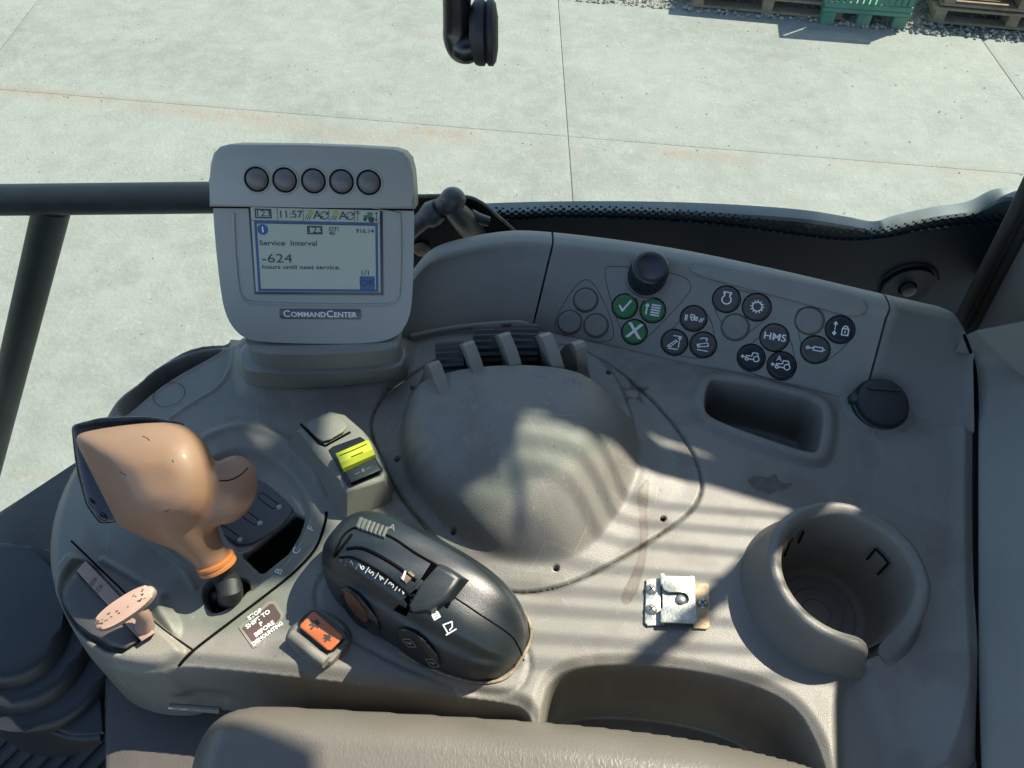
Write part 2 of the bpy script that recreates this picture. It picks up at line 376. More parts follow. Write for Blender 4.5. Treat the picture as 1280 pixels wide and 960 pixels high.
def fbm(X, Y, s, seed=0, oct=4):
    rs = np.random.RandomState(seed); out = np.zeros_like(X); a = 1
    for o in range(oct):
        g = rs.rand(64, 64); x = (X*s) % 64; y = (Y*s) % 64
        i = np.floor(x).astype(int); j = np.floor(y).astype(int); fx = x-i; fy = y-j; fx = fx*fx*(3-2*fx); fy = fy*fy*(3-2*fy)
        i %= 64; j %= 64; i2 = (i+1) % 64; j2 = (j+1) % 64
        out += a*((g[j, i]*(1-fx)+g[j, i2]*fx)*(1-fy)+(g[j2, i]*(1-fx)+g[j2, i2]*fx)*fy); a *= .5; s *= 2.1
    return out/1.9
from mathutils.bvhtree import BVHTree
def bvh_of(*obs):
    vs, fs = [], []
    for o in obs:
        q = o; off = Vector((0, 0, 0))
        while q: off += q.location; q = q.parent
        k = len(vs); vs += [v.co+off for v in o.data.vertices]; fs += [[i+k for i in p.vertices] for p in o.data.polygons]
    return BVHTree.FromPolygons(vs, fs)
def shoot(b, u, v):
    d = ray(u, v).normalized(); h = b.ray_cast(CAM, d)
    if h[0] is None: return P(u, v, 0), Vector((0, 0, 1))
    n = h[1]; return h[0], (n if n.dot(d) < 0 else -n)
def fr_on(b, u, v, du=1, dv=0, nrm=None):
    """frame on a surface at a point, x axis heading towards a neighbouring point"""
    p, n = shoot(b, u, v)
    if nrm is not None: n = nrm
    q = p+(RT*du-UP*dv)*.001; ex = (q-p); ex = (ex-n*ex.dot(n)).normalized()
    return Frame(p, ex, n.cross(ex))
def surf_line(b, pts, r, bm=None, lift=0, n=6, sub=6):
    path = []
    for p in spline([(a, c, 0) for a, c in pts], sub):
        q, nn = shoot(b, p[0], p[1]); path.append(q+nn*lift)
    return tube(path, r, n, bm)
def surf_plate(b, pts, t, bev=0, sink=.003, bm=None, nrm=None, seg=2):
    top, bot = [], []
    for u, v in pts:
        p, n = shoot(b, u, v); n = nrm or n; top.append(p+n*t); bot.append(p-n*sink)
    return prism(top, bot, bev, seg, bm)
def ell(cx, cy, a, b_, ang=0, n=28):
    c, s = math.cos(R(ang)), math.sin(R(ang))
    return [(cx+a*math.cos(2*math.pi*k/n)*c-b_*math.sin(2*math.pi*k/n)*s, cy+a*math.cos(2*math.pi*k/n)*s+b_*math.sin(2*math.pi*k/n)*c) for k in range(n)]

# ================================================================== OUTDOORS
GZ = -2.45
def G(u, v): return P(u, v, GZ)
xs = np.concatenate([np.linspace(-60, -9, 12)[:-1], np.linspace(-9, 9, 300), np.linspace(9, 60, 12)[1:]])
bm = bmesh.new(); bm.faces.new([bm.verts.new(p) for p in ((-150, -150, GZ-.008), (150, -150, GZ-.008), (150, 150, GZ-.008), (-150, 150, GZ-.008))])
ground = obj('ground', bm, 'concrete', kind='structure')
lineB = lambda x: 4.41-.14*x
edgeC = lambda x: 6.13-.2*(x-.93)
cols = [-9, -3.7, .36, 3.45, 9]; g = .0028
crack = [tuple(G(a, b)[:2]) for a, b in ((-40, 108), (120, 124), (260, 140), (420, 156), (560, 163), (700, 176), (900, 196), (1080, 208), (1320, 222))]
crack2 = [tuple(G(a, b)[:2]) for a, b in ((200, 125), (330, 152), (480, 172), (560, 170), (640, 185), (760, 196), (830, 196))]
crack3 = [tuple(G(a, b)[:2]) for a, b in ((230, 30), (420, 30), (540, 46), (600, 48))]
for i in range(4):
    for j in range(2):
        x0, x1 = cols[i]+g, cols[i+1]-g; nx = int((x1-x0)/.035); ny = 80
        U = np.linspace(0, 1, nx); V = np.linspace(0, 1, ny); X = np.tile(x0+(x1-x0)*U, (ny, 1))
        lo = (-2.5 if j == 0 else lineB(X)+.0015); hi = (lineB(X)-.0015 if j == 0 else edgeC(X)+.15*(fbm(X, X*0, 1.3, 4)-.5))
        Y = lo+(hi-lo)*V[:, None]
        Z = np.full(X.shape, GZ)
        e = np.minimum(np.minimum(X-x0, x1-X), np.minimum(Y-lo, hi-Y)); Z = Z-.003*(1-ss(0, .010, e))
        n = fbm(X, Y, 1.7, 5)
        st = np.exp(-(sdl(X, Y, crack)/(.02+.06*n))**2)*ss(.4, .6, n)*1.0+np.exp(-(sdl(X, Y, crack2)/.07)**2)*ss(.4, .6, fbm(X, Y, 2.5, 9))*.85+np.exp(-(sdl(X, Y, crack3)/.06)**2)*.5*ss(.4, .6, n)
        sheet('concrete_slab', X, Y, Z, np.ones(X.shape, bool), 'concrete', ground, {'stain': np.clip(st, 0, 1)})
# hairline crack in the yard, real depth
# loose stones and the gravel strip
def stones(name, pts, r0, r1, m, **kw):
    bm = bmesh.new(); base = []
    for (x, y, z) in pts:
        r = random.uniform(r0, r1); rx = [r*random.uniform(.7, 1.3) for _ in range(3)]; a = random.random()*6.28; c, s = math.cos(a), math.sin(a)
        vs = []
        for dx, dy, dz in ((1, 0, 0), (0, 1, 0), (-1, 0, 0), (0, -1, 0), (.2, .1, .8), (-.1, 0, -.6)):
            dx *= rx[0]*random.uniform(.8, 1.2); dy *= rx[1]; dz *= rx[2]
            vs.append(bm.verts.new((x+dx*c-dy*s, y+dx*s+dy*c, z+dz)))
        for k in range(4): bm.faces.new((vs[k], vs[(k+1) % 4], vs[4])); bm.faces.new((vs[(k+1) % 4], vs[k], vs[5]))
    o = obj(name, bm, m, ang=0, smooth=False); o['kind'] = 'stuff'
    for k, v in kw.items(): o[k] = v
    return o
pts = []
for _ in range(900):
    x = random.uniform(-5, 5); y = random.uniform(1.2, 6.0)
    if y < edgeC(x)-.05: pts.append((x, y, GZ+.002))
stones('loose_grit', pts, .002, .007, 'stone', label='pale grit and pebbles lying scattered over the concrete yard', category='grit')
pts = []
for _ in range(9000):
    x = random.uniform(-1.5, 5.5); t = random.random()**1.4*3.2; pts.append((x, edgeC(x)-.08+t*.9, GZ+.008+random.uniform(-.01, .012)))
stones('gravel', pts, .007, .020, 'stone', label='strip of loose gravel along the far edge of the concrete', category='gravel')
dirt = mat('yard_dirt', (.22, .19, .15), .9, .3, 3, .5, 30)
bm = bmesh.new(); bm.faces.new([bm.verts.new(p) for p in ((-40, edgeC(-40)+.0, GZ-.006), (40, edgeC(40), GZ-.006), (40, 30, GZ-.006), (-40, 30, GZ-.006))])
obj('gravel_ground', bm, dirt, kind='structure')
def pallet(c, yaw, name='wooden_pallet', z=0.0):
    fr = Frame((c[0], c[1], GZ+z), (math.cos(yaw), math.sin(yaw), 0), (-math.sin(yaw), math.cos(yaw), 0))
    t = thing(name, '', 'pallet', (c[0], c[1], GZ+z), 'wooden pallets at the gravel edge')
    for k in range(3):
        y = k*.38; obj('bottom_board', box(fr, 0, 1.15, y, y+.10, .012, .03, .002), 'wood', t)
    for k in range(3):
        x = .02+k*.515; obj('stringer', box(fr, x, x+.08, .002, .858, .0305, .11, .002), 'wood', t)
    for k in range(7):
        y = k*.127-.003; obj('deck_board', box(fr, -.005+random.uniform(-.01, .01), 1.155, y, y+.098, .1105, .128, .002), 'wood', t)
    return t
a, b = G(862, 10), G(1018, 24); yaw = math.atan2(b.y-a.y, b.x-a.x)
p1 = pallet(a, yaw); p1['label'] = 'weathered wooden pallet on the ground left of the green crate'
p1b = pallet(a+Vector((.02, .02, 0)), yaw, z=.13); p1b['label'] = 'upper wooden pallet stacked left of the green crate'
a2 = G(1160, 30); p2 = pallet(a2, yaw); p2['label'] = 'weathered wooden pallet on the ground right of the green crate'
p2b = pallet(a2+Vector((.03, .0, 0)), yaw, z=.13); p2b['label'] = 'upper wooden pallet stacked right of the green crate'
a = G(1024, 30); b = G(1130, 38); wdt = (b-a).length; yaw2 = math.atan2(b.y-a.y, b.x-a.x)
fr = Frame((a.x, a.y, GZ), (math.cos(yaw2), math.sin(yaw2), 0), (-math.sin(yaw2), math.cos(yaw2), 0))
t = thing('plastic_crate', 'green slatted plastic pallet crate standing between the wooden pallets', 'crate', (a.x, a.y, GZ))
for x in (0, wdt/2-.05, wdt-.10):
    for y in (0, .5): obj('foot', box(fr, x, x+.10, y, y+.1, 0, .0995, .006), 'crate', t)
obj('base', box(fr, -.01, wdt+.01, -.012, .64, .10, .13, .004), 'crate', t)
for k in range(14): obj('slat', box(fr, .0+k*wdt/14+.006, (k+1)*wdt/14-.006, 0, .012, .17, .40, .002), 'crate', t)
obj('rim', box(fr, -.012, wdt+.012, -.008, .02, .4005, .43, .004), 'crate', t)
obj('lower_rail', box(fr, -.005, wdt+.005, -.006, .016, .1305, .1695, .003), 'crate', t)
obj('side_panel', box(fr, -.012, .0, .021, .6, .1305, .43, .002), 'crate', t); obj('side_panel', box(fr, wdt, wdt+.012, .021, .6, .1305, .43, .002), 'crate', t)

# ================================================================== CAB SHELL AND WINDOW
# front window glass (y ~ .66), frit band along its lower edge
def onp(u, v, y): return PY(u, v, y)
YG = .665
t = thing('side_window', 'large clear cab window with black dotted border along its bottom edge', 'window', (0, YG, 0))
bm = box(Frame((0, YG, 0), (1, 0, 0), (0, 1, 0)), -1.6, .63, 0, .005, -1.0, 1.0)
obj('pane', bm, 'glass', t)
topf = [(505, 305), (560, 276), (640, 279), (700, 276), (800, 278), (900, 285), (1000, 298), (1060, 304), (1110, 300), (1150, 292), (1200, 286), (1235, 284), (1275, 280)]
topf = [(a, b-3) for a, b in topf]
tp = [onp(p[0], p[1], YG-.0035) for p in spline([(a, b, 0) for a, b in topf], 6)]
poly = tp+[Vector((tp[-1].x, YG-.0035, -.3)), Vector((tp[0].x, YG-.0035, -.3))]
bm = prism(poly, [p+Vector((0, .0025, 0)) for p in poly]); obj('frit_band', bm, 'frit', t)
bm = bmesh.new(); pl = spline([(a, b, 0) for a, b in topf], 40); arc = [0]
pts3 = [onp(p[0], p[1], YG-.0035) for p in pl]
for p, q in zip(pts3, pts3[1:]): arc.append(arc[-1]+(q-p).length)
step = .0086; n = int(arc[-1]/step)
for row in range(5):
    h = .0020+row*.0037; sz = (.0033, .0028, .0022, .0017, .0012)[row]
    for k in range(n):
        s = (k+.5*(row % 2))*step; i = int(np.searchsorted(arc, s))
        if i >= len(pts3): continue
        p = pts3[i]+Vector((0, 0, h-.002)); y = YG-.001-.0002*row
        bm.faces.new([bm.verts.new((p.x+a*sz, y, p.z+b*sz)) for a, b in ((-1, -1), (1, -1), (1, 1), (-1, 1))])
o = obj('frit_dots', bm, 'frit', t, smooth=False); o['kind'] = 'stuff'
# ledge of the cab body behind the glass
le = [(505, 268), (560, 262), (620, 259), (700, 257), (800, 257), (900, 260), (1000, 267), (1060, 276), (1095, 282), (1125, 274), (1170, 264), (1215, 257), (1245, 243), (1262, 240), (1300, 240)]
tp = [onp(p[0], p[1], YG+.03) for p in spline([(a, b, 0) for a, b in le], 6)]
sec = []
for p in tp:
    sec.append([p+Vector((0, dy, dz)) for dy, dz in ((-.012, -.30), (-.012, -.010), (-.011, -.003), (-.008, -.0005), (.0, 0), (.008, -.0005), (.012, -.004), (.013, -.30))])
bm = bmesh.new(); rr = [[bm.verts.new(q) for q in s] for s in sec]
for a, b in zip(rr, rr[1:]):
    for k in range(len(a)-1): bm.faces.new((a[k], b[k], b[k+1], a[k+1]))
bm.faces.new(rr[0]); bm.faces.new(rr[-1][::-1])
tag(obj('window_ledge', bm, 'ledge'), 'blue grey outer body ledge just beyond the dotted window border', 'ledge')
# dial on the frit and its screw
t = thing('window_fastener', 'round black window fastener with a grey centre screw near the right corner', 'fastener', onp(1133, 357, YG-.01))
fd = Frame(onp(1133, 357, YG-.004), (1, 0, 0), (0, 0, 1)); fd = Frame(fd.o, (1, 0, 0), (0, 0, 1))
def toward(fr): # make sure normal faces camera
    return fr if (CAM-fr.o).dot(fr.ez) > 0 else Frame(fr.o, fr.ex, -fr.ey)
fd = toward(fd)
obj('disc', lathe(fd, [(0, .004), (.024, .004), (.028, .0055), (.030, .005), (.031, .0)], 40), 'frit', t)
obj('disc_rim', lathe(fd, [(.0335, .0), (.0345, .0035), (.036, .0)], 40, a0=20, a1=160), 'rubber', t)
obj('screw', lathe(fd, [(0, .014), (.004, .0135), (.0075, .011), (.008, .004), (.0105, .004), (.0105, .0)], 20), mat('fastener_grey', (.05, .055, .055), .7, .3), t)
# handrail outside
t = thing('handrail', 'black tubular steel handrail outside the cab left of the monitor', 'handrail', PY(60, 250, .86))
hr = [PY(-120, 251, .86), PY(0, 250, .86), PY(270, 247, .86), PY(420, 246, .86), PY(500, 256, .86)]
wr = 19.5*depth(PY(60, 250, .86))/F
obj('top_rail', tube(hr, wr, 28), 'rail', t)
lo = PY(-28, 640, .83); up = PY(66, 256, .865)
obj('upright', tube([up, up.lerp(lo, .5), lo, lo+(lo-up)*.6], 23*depth(up)/F*.93, 24), 'rail', t)
0 and obj('weld_collar', tube([up+(lo-up)*.0, up+(lo-up)*.035], [27*depth(up)/F, 22.5*depth(up)/F], 24), 'rail', t)
# mirror arm at the top
t = thing('mirror_arm', 'bent black tube with a round rubber knob hanging at the top of the view', 'arm', PY(572, 20, .6))
A = [PY(571, -260, .60), PY(571, -120, .60), PY(571, -10, .60), PY(571, 30, .60), PY(571, 47, .598), PY(576, 60, .595), PY(586, 61, .59), PY(594, 50, .60), PY(598, 42, .61)]
k = depth(PY(571, 20, .6))/F
obj('tube', tube(spline(A, 5), 17.5*k, 24), 'blackgloss', t)
kf = Frame(PY(600, 41, .60), (0, 1, 0.1), (0, 0, 1)); kf = Frame(PY(594, 41, .60), Vector((0, .45, .05)), Vector((0, 0, 1)))
obj('knob', lathe(kf, [(0, -.004), (.018, -.004), (.0235, 0), (.0245, .003), (.0245, .007), (.022, .0085), (.0245, .0105), (.0245, .014), (.021, .0165), (.012, .018), (0, .018)], 32), 'rubber', t)

# side pillar, seals, trim panel to the right
t = thing('cab_pillar', 'grey trim panel and pillar running down the right side of the console', 'pillar', (.42, .3, 0))
edge = [P(1226, 1010, .0), P(1222, 860, 0), P(1221, 700, 0), P(1221, 560, .0), P(1222, 500, 0), P(1218, 455, .01), P(1206, 420, .04)]
top_ = []
for i, p in enumerate(edge):
    top_.append(p+Vector((.20, -.02+.0*i, .12)))
upper = [PY(1216, 408, .60), PY(1246, 346, .60), PY(1290, 262, .60), PY(1330, 190, .6)]
bm = bmesh.new()
low = spline(edge, 6); hi_ = [p+Vector((.28, 0, .10)) for p in low]
r0 = [bm.verts.new(p-Vector((0, 0, .25))) for p in low]; r1 = [bm.verts.new(p) for p in low]; r1b = [bm.verts.new(p+Vector((.006, 0, .007))) for p in low]; r2 = [bm.verts.new(p) for p in hi_]
for A_, B_ in ((r0, r1), (r1, r1b), (r1b, r2)):
    for k in range(len(low)-1): bm.faces.new((A_[k], A_[k+1], B_[k+1], B_[k]))
obj('trim_panel', bm, 'pillar', t)
seam_pts = [p+Vector((-.001, 0, .001)) for p in low]
obj('trim_gap', tube(seam_pts, .0014, 8), 'seam', t)
# upper pillar: a big wedge right of the black seals
c0 = [PY(1204, 424, .57), PY(1216, 402, .585), PY(1246, 344, .60), PY(1286, 268, .61), PY(1340, 160, .62), PY(1420, 20, .63)]
bm = bmesh.new(); L0 = spline(c0, 6); q0 = [bm.verts.new(p) for p in L0]; q1 = [bm.verts.new(p+Vector((.16, -.32, .0))) for p in L0]; q2 = [bm.verts.new(p+Vector((.06, .10, 0))) for p in L0]
for k in range(len(L0)-1):
    bm.faces.new((q0[k], q0[k+1], q1[k+1], q1[k])); bm.faces.new((q2[k], q2[k+1], q0[k+1], q0[k]))
lk = [bm.verts.new(p) for p in (L0[0]+Vector((.16, -.32, .0)), )]
obj('upper_trim', bm, 'pillar', t)
# join between panel and pillar
bm = bmesh.new(); e0 = low[-1]
vs = [bm.verts.new(p) for p in (hi_[-1], low[-1]+Vector((.006, 0, .007)), L0[0], L0[0]+Vector((.16, -.32, .0)))]; bm.faces.new(vs)
obj('corner_trim', bm, 'pillar', t)
for off, r in ((.002, .007), (-.008, .005), (-.016, .006)):
    obj('seal', tube([p+Vector((off-.003, -.002-abs(off)*.2, 0)) for p in L0], r, 12), 'seal', t)

# ================================================================== CONSOLE
out = [(300, 418), (240, 424), (190, 446), (155, 480), (128, 520), (98, 562), (72, 610), (58, 655), (56, 700), (62, 730), (76, 765), (95, 800), (112, 824), (150, 838), (195, 840), (213, 833), (232, 830), (420, 850), (565, 868), (640, 878), (658, 888), (666, 905),
       (668, 960), (668, 1010), (1226, 1010), (1221, 860), (1219, 700), (1219, 540), (1214, 450), (1190, 415), (1100, 400), (900, 368), (700, 352), (540, 362), (505, 380), (495, 415), (400, 416)]
outP = smooth_loop(pxy(out), 2)
step = .00088
xs = np.arange(-.385, .455, step); ys = np.arange(.085, .545, step); X, Y = np.meshgrid(xs, ys)
def pp(pts, n=2, z=0): return smooth_loop(pxy(pts, z), n)
dO = sdf(X, Y, outP)
Z = np.zeros_like(X)
# shallow shelf on the right rising to the pillar
rs = pp([(1135, 380), (1162, 440), (1182, 520), (1190, 600), (1180, 690), (1150, 780), (1120, 850), (1105, 1020), (1300, 1020), (1300, 380)])
Z += .012*ss(0, .05, sdf(X, Y, rs))
Z += -.006*ss(.0, .012, sdf(X, Y, pp([(1070, 815), (1090, 840), (1120, 900), (1150, 1020), (1040, 1020), (1035, 900), (1040, 850)])))
# left tray
tray = pp([(128, 535), (146, 488), (178, 448), (225, 427), (278, 416), (290, 420), (292, 440), (287, 462), (274, 484), (246, 500), (215, 520), (190, 545), (150, 560)])
dT = sdf(X, Y, tray); Z += .0022*np.exp(-(dT/.0025)**2)
Z += -.008*ss(0, .006, dT)
slot = pp([(142, 512), (145, 500), (163, 472), (190, 450), (225, 435), (270, 427), (280, 430), (252, 446), (203, 473), (162, 508), (150, 516)])
dS = sdf(X, Y, slot); Z += .0015*np.exp(-(dS/.002)**2); Z += -.05*ss(0, .008, dS)
# gate bowl
bowl = pp([(236, 560), (262, 540), (302, 528), (345, 540), (378, 562), (398, 590), (409, 622), (406, 655), (392, 690), (364, 722), (318, 758), (276, 790), (242, 812), (218, 792), (190, 768), (140, 722), (91, 678), (110, 640), (170, 600)])
dB = sdf(X, Y, bowl)
Z += .0025*np.exp(-((dB-.002)/.004)**2)*ss(.30, .36, Y+0*X)
inner = pp([(255, 572), (300, 556), (336, 566), (368, 592), (388, 622), (392, 645), (372, 690), (340, 722), (300, 752), (262, 716), (236, 660), (236, 610)])
dI = sdf(X, Y, inner); Z += -.0085*ss(0, .008, dI)
platep = pp([(262, 592), (292, 580), (322, 590), (352, 614), (376, 642), (304, 693), (270, 660)], 1)
dP = sdf(X, Y, platep); Z += -.0035*ss(0, .002, dP)
gs = pxy([(303, 694), (364, 642), (368, 641), (380, 647), (380, 651), (374, 668), (360, 691), (329, 716), (325, 715)], -.008); Z += -.05*ss(0, .0022, sdf(X, Y, gs))
lh = pp([(252, 742), (262, 724), (284, 716), (303, 718), (309, 728), (306, 745), (274, 766), (262, 764)], 2); Z += -.055*ss(0, .0025, sdf(X, Y, lh))
# ramp bump beside the hand lever
rb = pp([(192, 742), (205, 738), (222, 764), (231, 782), (228, 798), (214, 804), (200, 792), (184, 768)]); Z += .006*ss(0, .009, sdf(X, Y, rb))
for lnr in ([(165, 655), (230, 712), (243, 735)], [(176, 650), (250, 706)], [(128, 700), (205, 745)]):
    Z += .0022*np.exp(-(sdl(X, Y, pxy(lnr))/.0022)**2)
# left module: raised rim round the lever cover
mod = pp([(92, 684), (74, 702), (60, 730), (72, 765), (92, 798), (112, 824), (160, 836), (200, 838), (226, 826), (236, 812), (196, 778)])
dM = sdf(X, Y, mod); Z += .006*ss(0, .004, dM)
cov = pp([(96, 700), (80, 722), (70, 742), (78, 764), (98, 792), (148, 826), (178, 806), (196, 790), (150, 742), (110, 700)], 1)
dC = sdf(X, Y, cov); Z += -.007*ss(0, .002, dC)
# rounded-rectangle pocket
pk = pp([(880, 478), (898, 474), (960, 484), (1022, 502), (1034, 516), (1028, 568), (1014, 575), (940, 550), (882, 528), (873, 510)], 2)
dK = sdf(X, Y, pk); Z += .0045*ss(-.012, -.002, dK); Z += -.055*ss(.003, .0095, dK)
# storage pocket in front
st = pp([(671, 940), (676, 880), (688, 848), (712, 834), (760, 828), (830, 831), (900, 842), (958, 860), (992, 880), (1012, 905), (1036, 960), (1050, 1060), (671, 1060)], 2)
dG = sdf(X, Y, st); Z += -.004*ss(-.008, .001, dG)-.10*ss(.0, .008, dG)
# socket mount
sc_ = P(1098, 505); Z += .004*(1-ss(.024, .034, np.hypot(X-sc_.x, Y-sc_.y)))
# monitor plinth fillet
pl_ = pp([(296, 415), (306, 480), (320, 496), (400, 500), (470, 492), (505, 470), (512, 415)]); Z += .010*ss(-.012, .004, sdf(X, Y, pl_))
# pod bed
pd = pp([(392, 735), (420, 700), (470, 690), (560, 720), (640, 785), (665, 820), (655, 860), (620, 868), (540, 850), (440, 800), (400, 770)]); dPd = sdf(X, Y, pd)
Z += -.0015*np.exp(-(dPd/.002)**2)
# hydraulic cover seam
cvpx = [(500, 478), (560, 440), (640, 424), (700, 430), (745, 445), (790, 476), (835, 520), (866, 565), (879, 600), (872, 630), (845, 655), (790, 690), (735, 720), (690, 737), (640, 742), (600, 726), (560, 690), (520, 645), (490, 606), (470, 560), (462, 530), (474, 500)]
cover = pp(cvpx, 2); dV = sdf(X, Y, cover)
Z += -.0035*ss(-.0022, .0004, dV)
# general unevenness and edges
Z += .0006*(fbm(X, Y, 14, 3)-.5)
ed = np.clip(dO, -.02, .012); Z += -.006*(1-ss(0, .010, ed))*(dO > 0)
Z = np.where(dO < 0, Z-.006-np.clip(-dO*13, 0, .16), Z)
Z = blur(Z, 1, 1)
cupc = None
CUPZ = .034; cupc = P(1062, 712, CUPZ); 
base_c = Vector((cupc.x-.001, cupc.y-.004, 0))
dcup = np.hypot(X-base_c.x, Y-base_c.y)
keep = (dO > -.0125) & (dV < .0012) & (dcup > .048)
# stains
def blotch(poly, s, seed, soft=.0012, thr=.35):
    d = sdf(X, Y, poly)+.0035*(fbm(X, Y, s, seed)-.5)*2; return ss(-soft, soft, d)
def stains(X, Y):
    n = fbm(X, Y, 160, 11); n2 = fbm(X, Y, 60, 12); s = np.zeros_like(X); dd = np.zeros_like(X); sf = np.zeros_like(X)
    def B(poly, amp=.003, soft=.0006, z=0):
        d = sdf(X, Y, pp(poly, 2, z))+amp*(n-.5)*2; return d, ss(-soft, soft, d)
    d, m = B([(779, 757), (776, 744), (788, 722), (799, 695), (800, 650), (794, 622), (803, 606), (812, 602), (808, 640), (811, 672), (806, 705), (799, 733), (789, 754)], .0009)
    s = np.maximum(s, m*(.62+.3*np.exp(-(d/.0012)**2)))
    d, m = B([(938, 612), (935, 600), (948, 592), (962, 600), (966, 590), (976, 602), (992, 606), (978, 612), (962, 618)], .0035); dd = np.maximum(dd, m*(.45+.4*n))
    d, m = B([(772, 486), (790, 488), (783, 470), (797, 484), (812, 484), (800, 492), (806, 506), (792, 498), (780, 506), (786, 494)], .003); dd = np.maximum(dd, m*.75)
    d, m = B([(782, 490), (800, 488), (798, 498), (786, 500)], .002); sf = np.maximum(sf, m*.6)
    # grime along the seams, the panel foot and the pod
    g = ss(.45, .75, n2); g2 = ss(.5, .7, fbm(X, Y, 220, 15))
    s = np.maximum(s, np.exp(-(np.abs(sdf(X, Y, pp(cvpx, 2)))/.0018)**2)*.75*g2)
    s = np.maximum(s, np.exp(-(sdl(X, Y, pxy([(850, 455), (960, 478), (1080, 508), (1130, 540)]))/.006)**2)*.7*g)
    s = np.maximum(s, np.exp(-(sdl(X, Y, pxy([(1065, 515), (1100, 545), (1135, 530)]))/.004)**2)*.5*g2)
    sf = np.maximum(sf, np.exp(-(sdl(X, Y, pxy([(560, 862), (620, 868), (655, 848), (662, 820)]))/.003)**2)*g2)
    s = np.maximum(s, .30*ss(.52, .80, fbm(X, Y, 11, 31))*ss(.35, .65, n)); s = np.maximum(s, .28*ss(.55, .75, fbm(X, Y, 34, 33)))
    rs_ = np.random.RandomState(3)
    for _ in range(150):
        a = np.array([rs_.uniform(X.min(), X.max()), rs_.uniform(Y.min(), Y.max())]); th = rs_.uniform(0, 6.28); L_ = rs_.uniform(.004, .03)
        m = (np.abs(X-a[0]) < .05) & (np.abs(Y-a[1]) < .05)
        if m.any(): sf[m] = np.maximum(sf[m], np.exp(-(sdl(X[m], Y[m], [tuple(a), (a[0]+L_*math.cos(th), a[1]+L_*math.sin(th))])/.0004)**2)*rs_.uniform(.15, .5))
    for _ in range(150):
        a = (rs_.uniform(X.min(), X.max()), rs_.uniform(Y.min(), Y.max())); m = (np.abs(X-a[0]) < .004) & (np.abs(Y-a[1]) < .004); rr_ = rs_.uniform(.0004, .0011)
        if m.any():
            q = np.exp(-(np.hypot(X[m]-a[0], Y[m]-a[1])/rr_)**2)
            if rs_.rand() < .5: dd[m] = np.maximum(dd[m], q*.5)
            else: sf[m] = np.maximum(sf[m], q*.7)
    sf = np.maximum(sf, np.exp(-(sdl(X, Y, pxy([(1030, 820), (1075, 835), (1110, 825)]))/.004)**2)*g2*.5)
    return {'stain': np.clip(s, 0, 1), 'dirt': np.clip(dd, 0, 1), 'scuff': np.clip(sf, 0, 1)}
console = thing('console', 'grey brown moulded plastic armrest console filling the lower half of the view', 'console', (0, .3, -.1))
top = sheet('console_top', X, Y, Z, keep, 'console', console, stains(X, Y))
bvt = bvh_of(top)
# dark gate panel faces and pieces
def seam(pts, r=.0008, parent=console, b=None, lift=-.0002, name='seam', m='seam'): return obj(name, surf_line(b or bvt, pts, r, lift=lift, n=6), m, parent, ang=0)
seam([(408, 640), (406, 655), (394, 686), (368, 715), (332, 744), (290, 776), (242, 813), (224, 832)], .0013)
seam([(89, 676), (150, 735), (196, 780), (242, 813)], .0008)
# pedestal under the console
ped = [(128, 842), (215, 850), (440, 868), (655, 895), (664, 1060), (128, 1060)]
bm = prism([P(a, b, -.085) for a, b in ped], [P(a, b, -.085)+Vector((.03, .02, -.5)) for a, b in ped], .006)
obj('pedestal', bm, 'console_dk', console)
# front face rib catching the light
fl = [P(214, 884, -.03), P(270, 886, -.03)]
obj('front_ledge', tube([P(212, 883, -.045), P(240, 885, -.045), P(275, 888, -.045)], .0024, 10), 'console', console)
# gate panel: dark plate lying in the bowl
gp = [(262, 592), (292, 580), (322, 590), (352, 614), (374, 641), (303, 691), (262, 655), (250, 625)]
gz = lambda pts, z: [P(a, b, z) for a, b in pts]
bm = prism(gz(smooth_loop(gp, 2), -.0095), gz(smooth_loop(gp, 2), -.016), .0008); obj('gate_plate', bm, 'gate', console)
fg = Frame(P(310, 640, -.0094), P(349, 634, -.0094)-P(300, 675, -.0094), (0, 1, 0)); fg = Frame(fg.o, fg.ex, Vector((0, 0, 1)).cross(fg.ex))
for u, v in ((349, 634), (325, 654), (300, 675)):
    q = flat(u, v, -.0094); obj('pin', lathe(q, [(0, .0012), (.0018, .001), (.0024, 0)], 16), 'pale', console)
    q2 = flat(u-14, v-8, -.0094); ex = P(u-30, v-22, 0)-P(u, v, 0)
    q2 = Frame(q2.o, ex, Vector((0, 0, 1)).cross(ex)); bm = bmesh.new()
    lp = rrect(.02, .0055, .0026); obj('slot_mark', ribbon(q2, [lp+[lp[0]]], .0005), 'seam', console, smooth=False)
ex = P(344, 714, 0)-P(382, 659, 0); 
for s, u, v in (('F', 389, 661), ('C', 371, 689), ('B', 349, 715)):
    fr = fr_on(bvt, u, v); e = P(u+10, v-15)-P(u, v); fr = Frame(fr.o, e, Vector((0, 0, 1)).cross(e)); text('gate_letter', s, fr, .0078, 'white', console, .0009)
# black blocks set in the openings in place of the shade inside
for px in ([(303, 693), (366, 641), (380, 648), (374, 668), (359, 691), (328, 716)], [(252, 742), (262, 724), (284, 716), (303, 718), (309, 728), (306, 745), (274, 766), (262, 764)]):
    c = sum((P(a, b, 0) for a, b in px), Vector())/len(px)
    bm = prism([c+(P(a, b, 0)-c)*1.08+Vector((0, 0, -.0125)) for a, b in px], [c+(P(a, b, 0)-c)*1.08+Vector((0, 0, -.04)) for a, b in px]); obj('slot_shade_block', bm, 'void', console)
# faint circle in the tray
c = fr_on(bvt, 212, 494); c = Frame(c.o, (1, 0, 0), (0, 1, 0)); obj('tray_ring', ribbon(c, [[(.0135*math.cos(k/4), .0135*math.sin(k/4)) for k in range(27)]], .0004, .0012), 'seam', console, smooth=False)

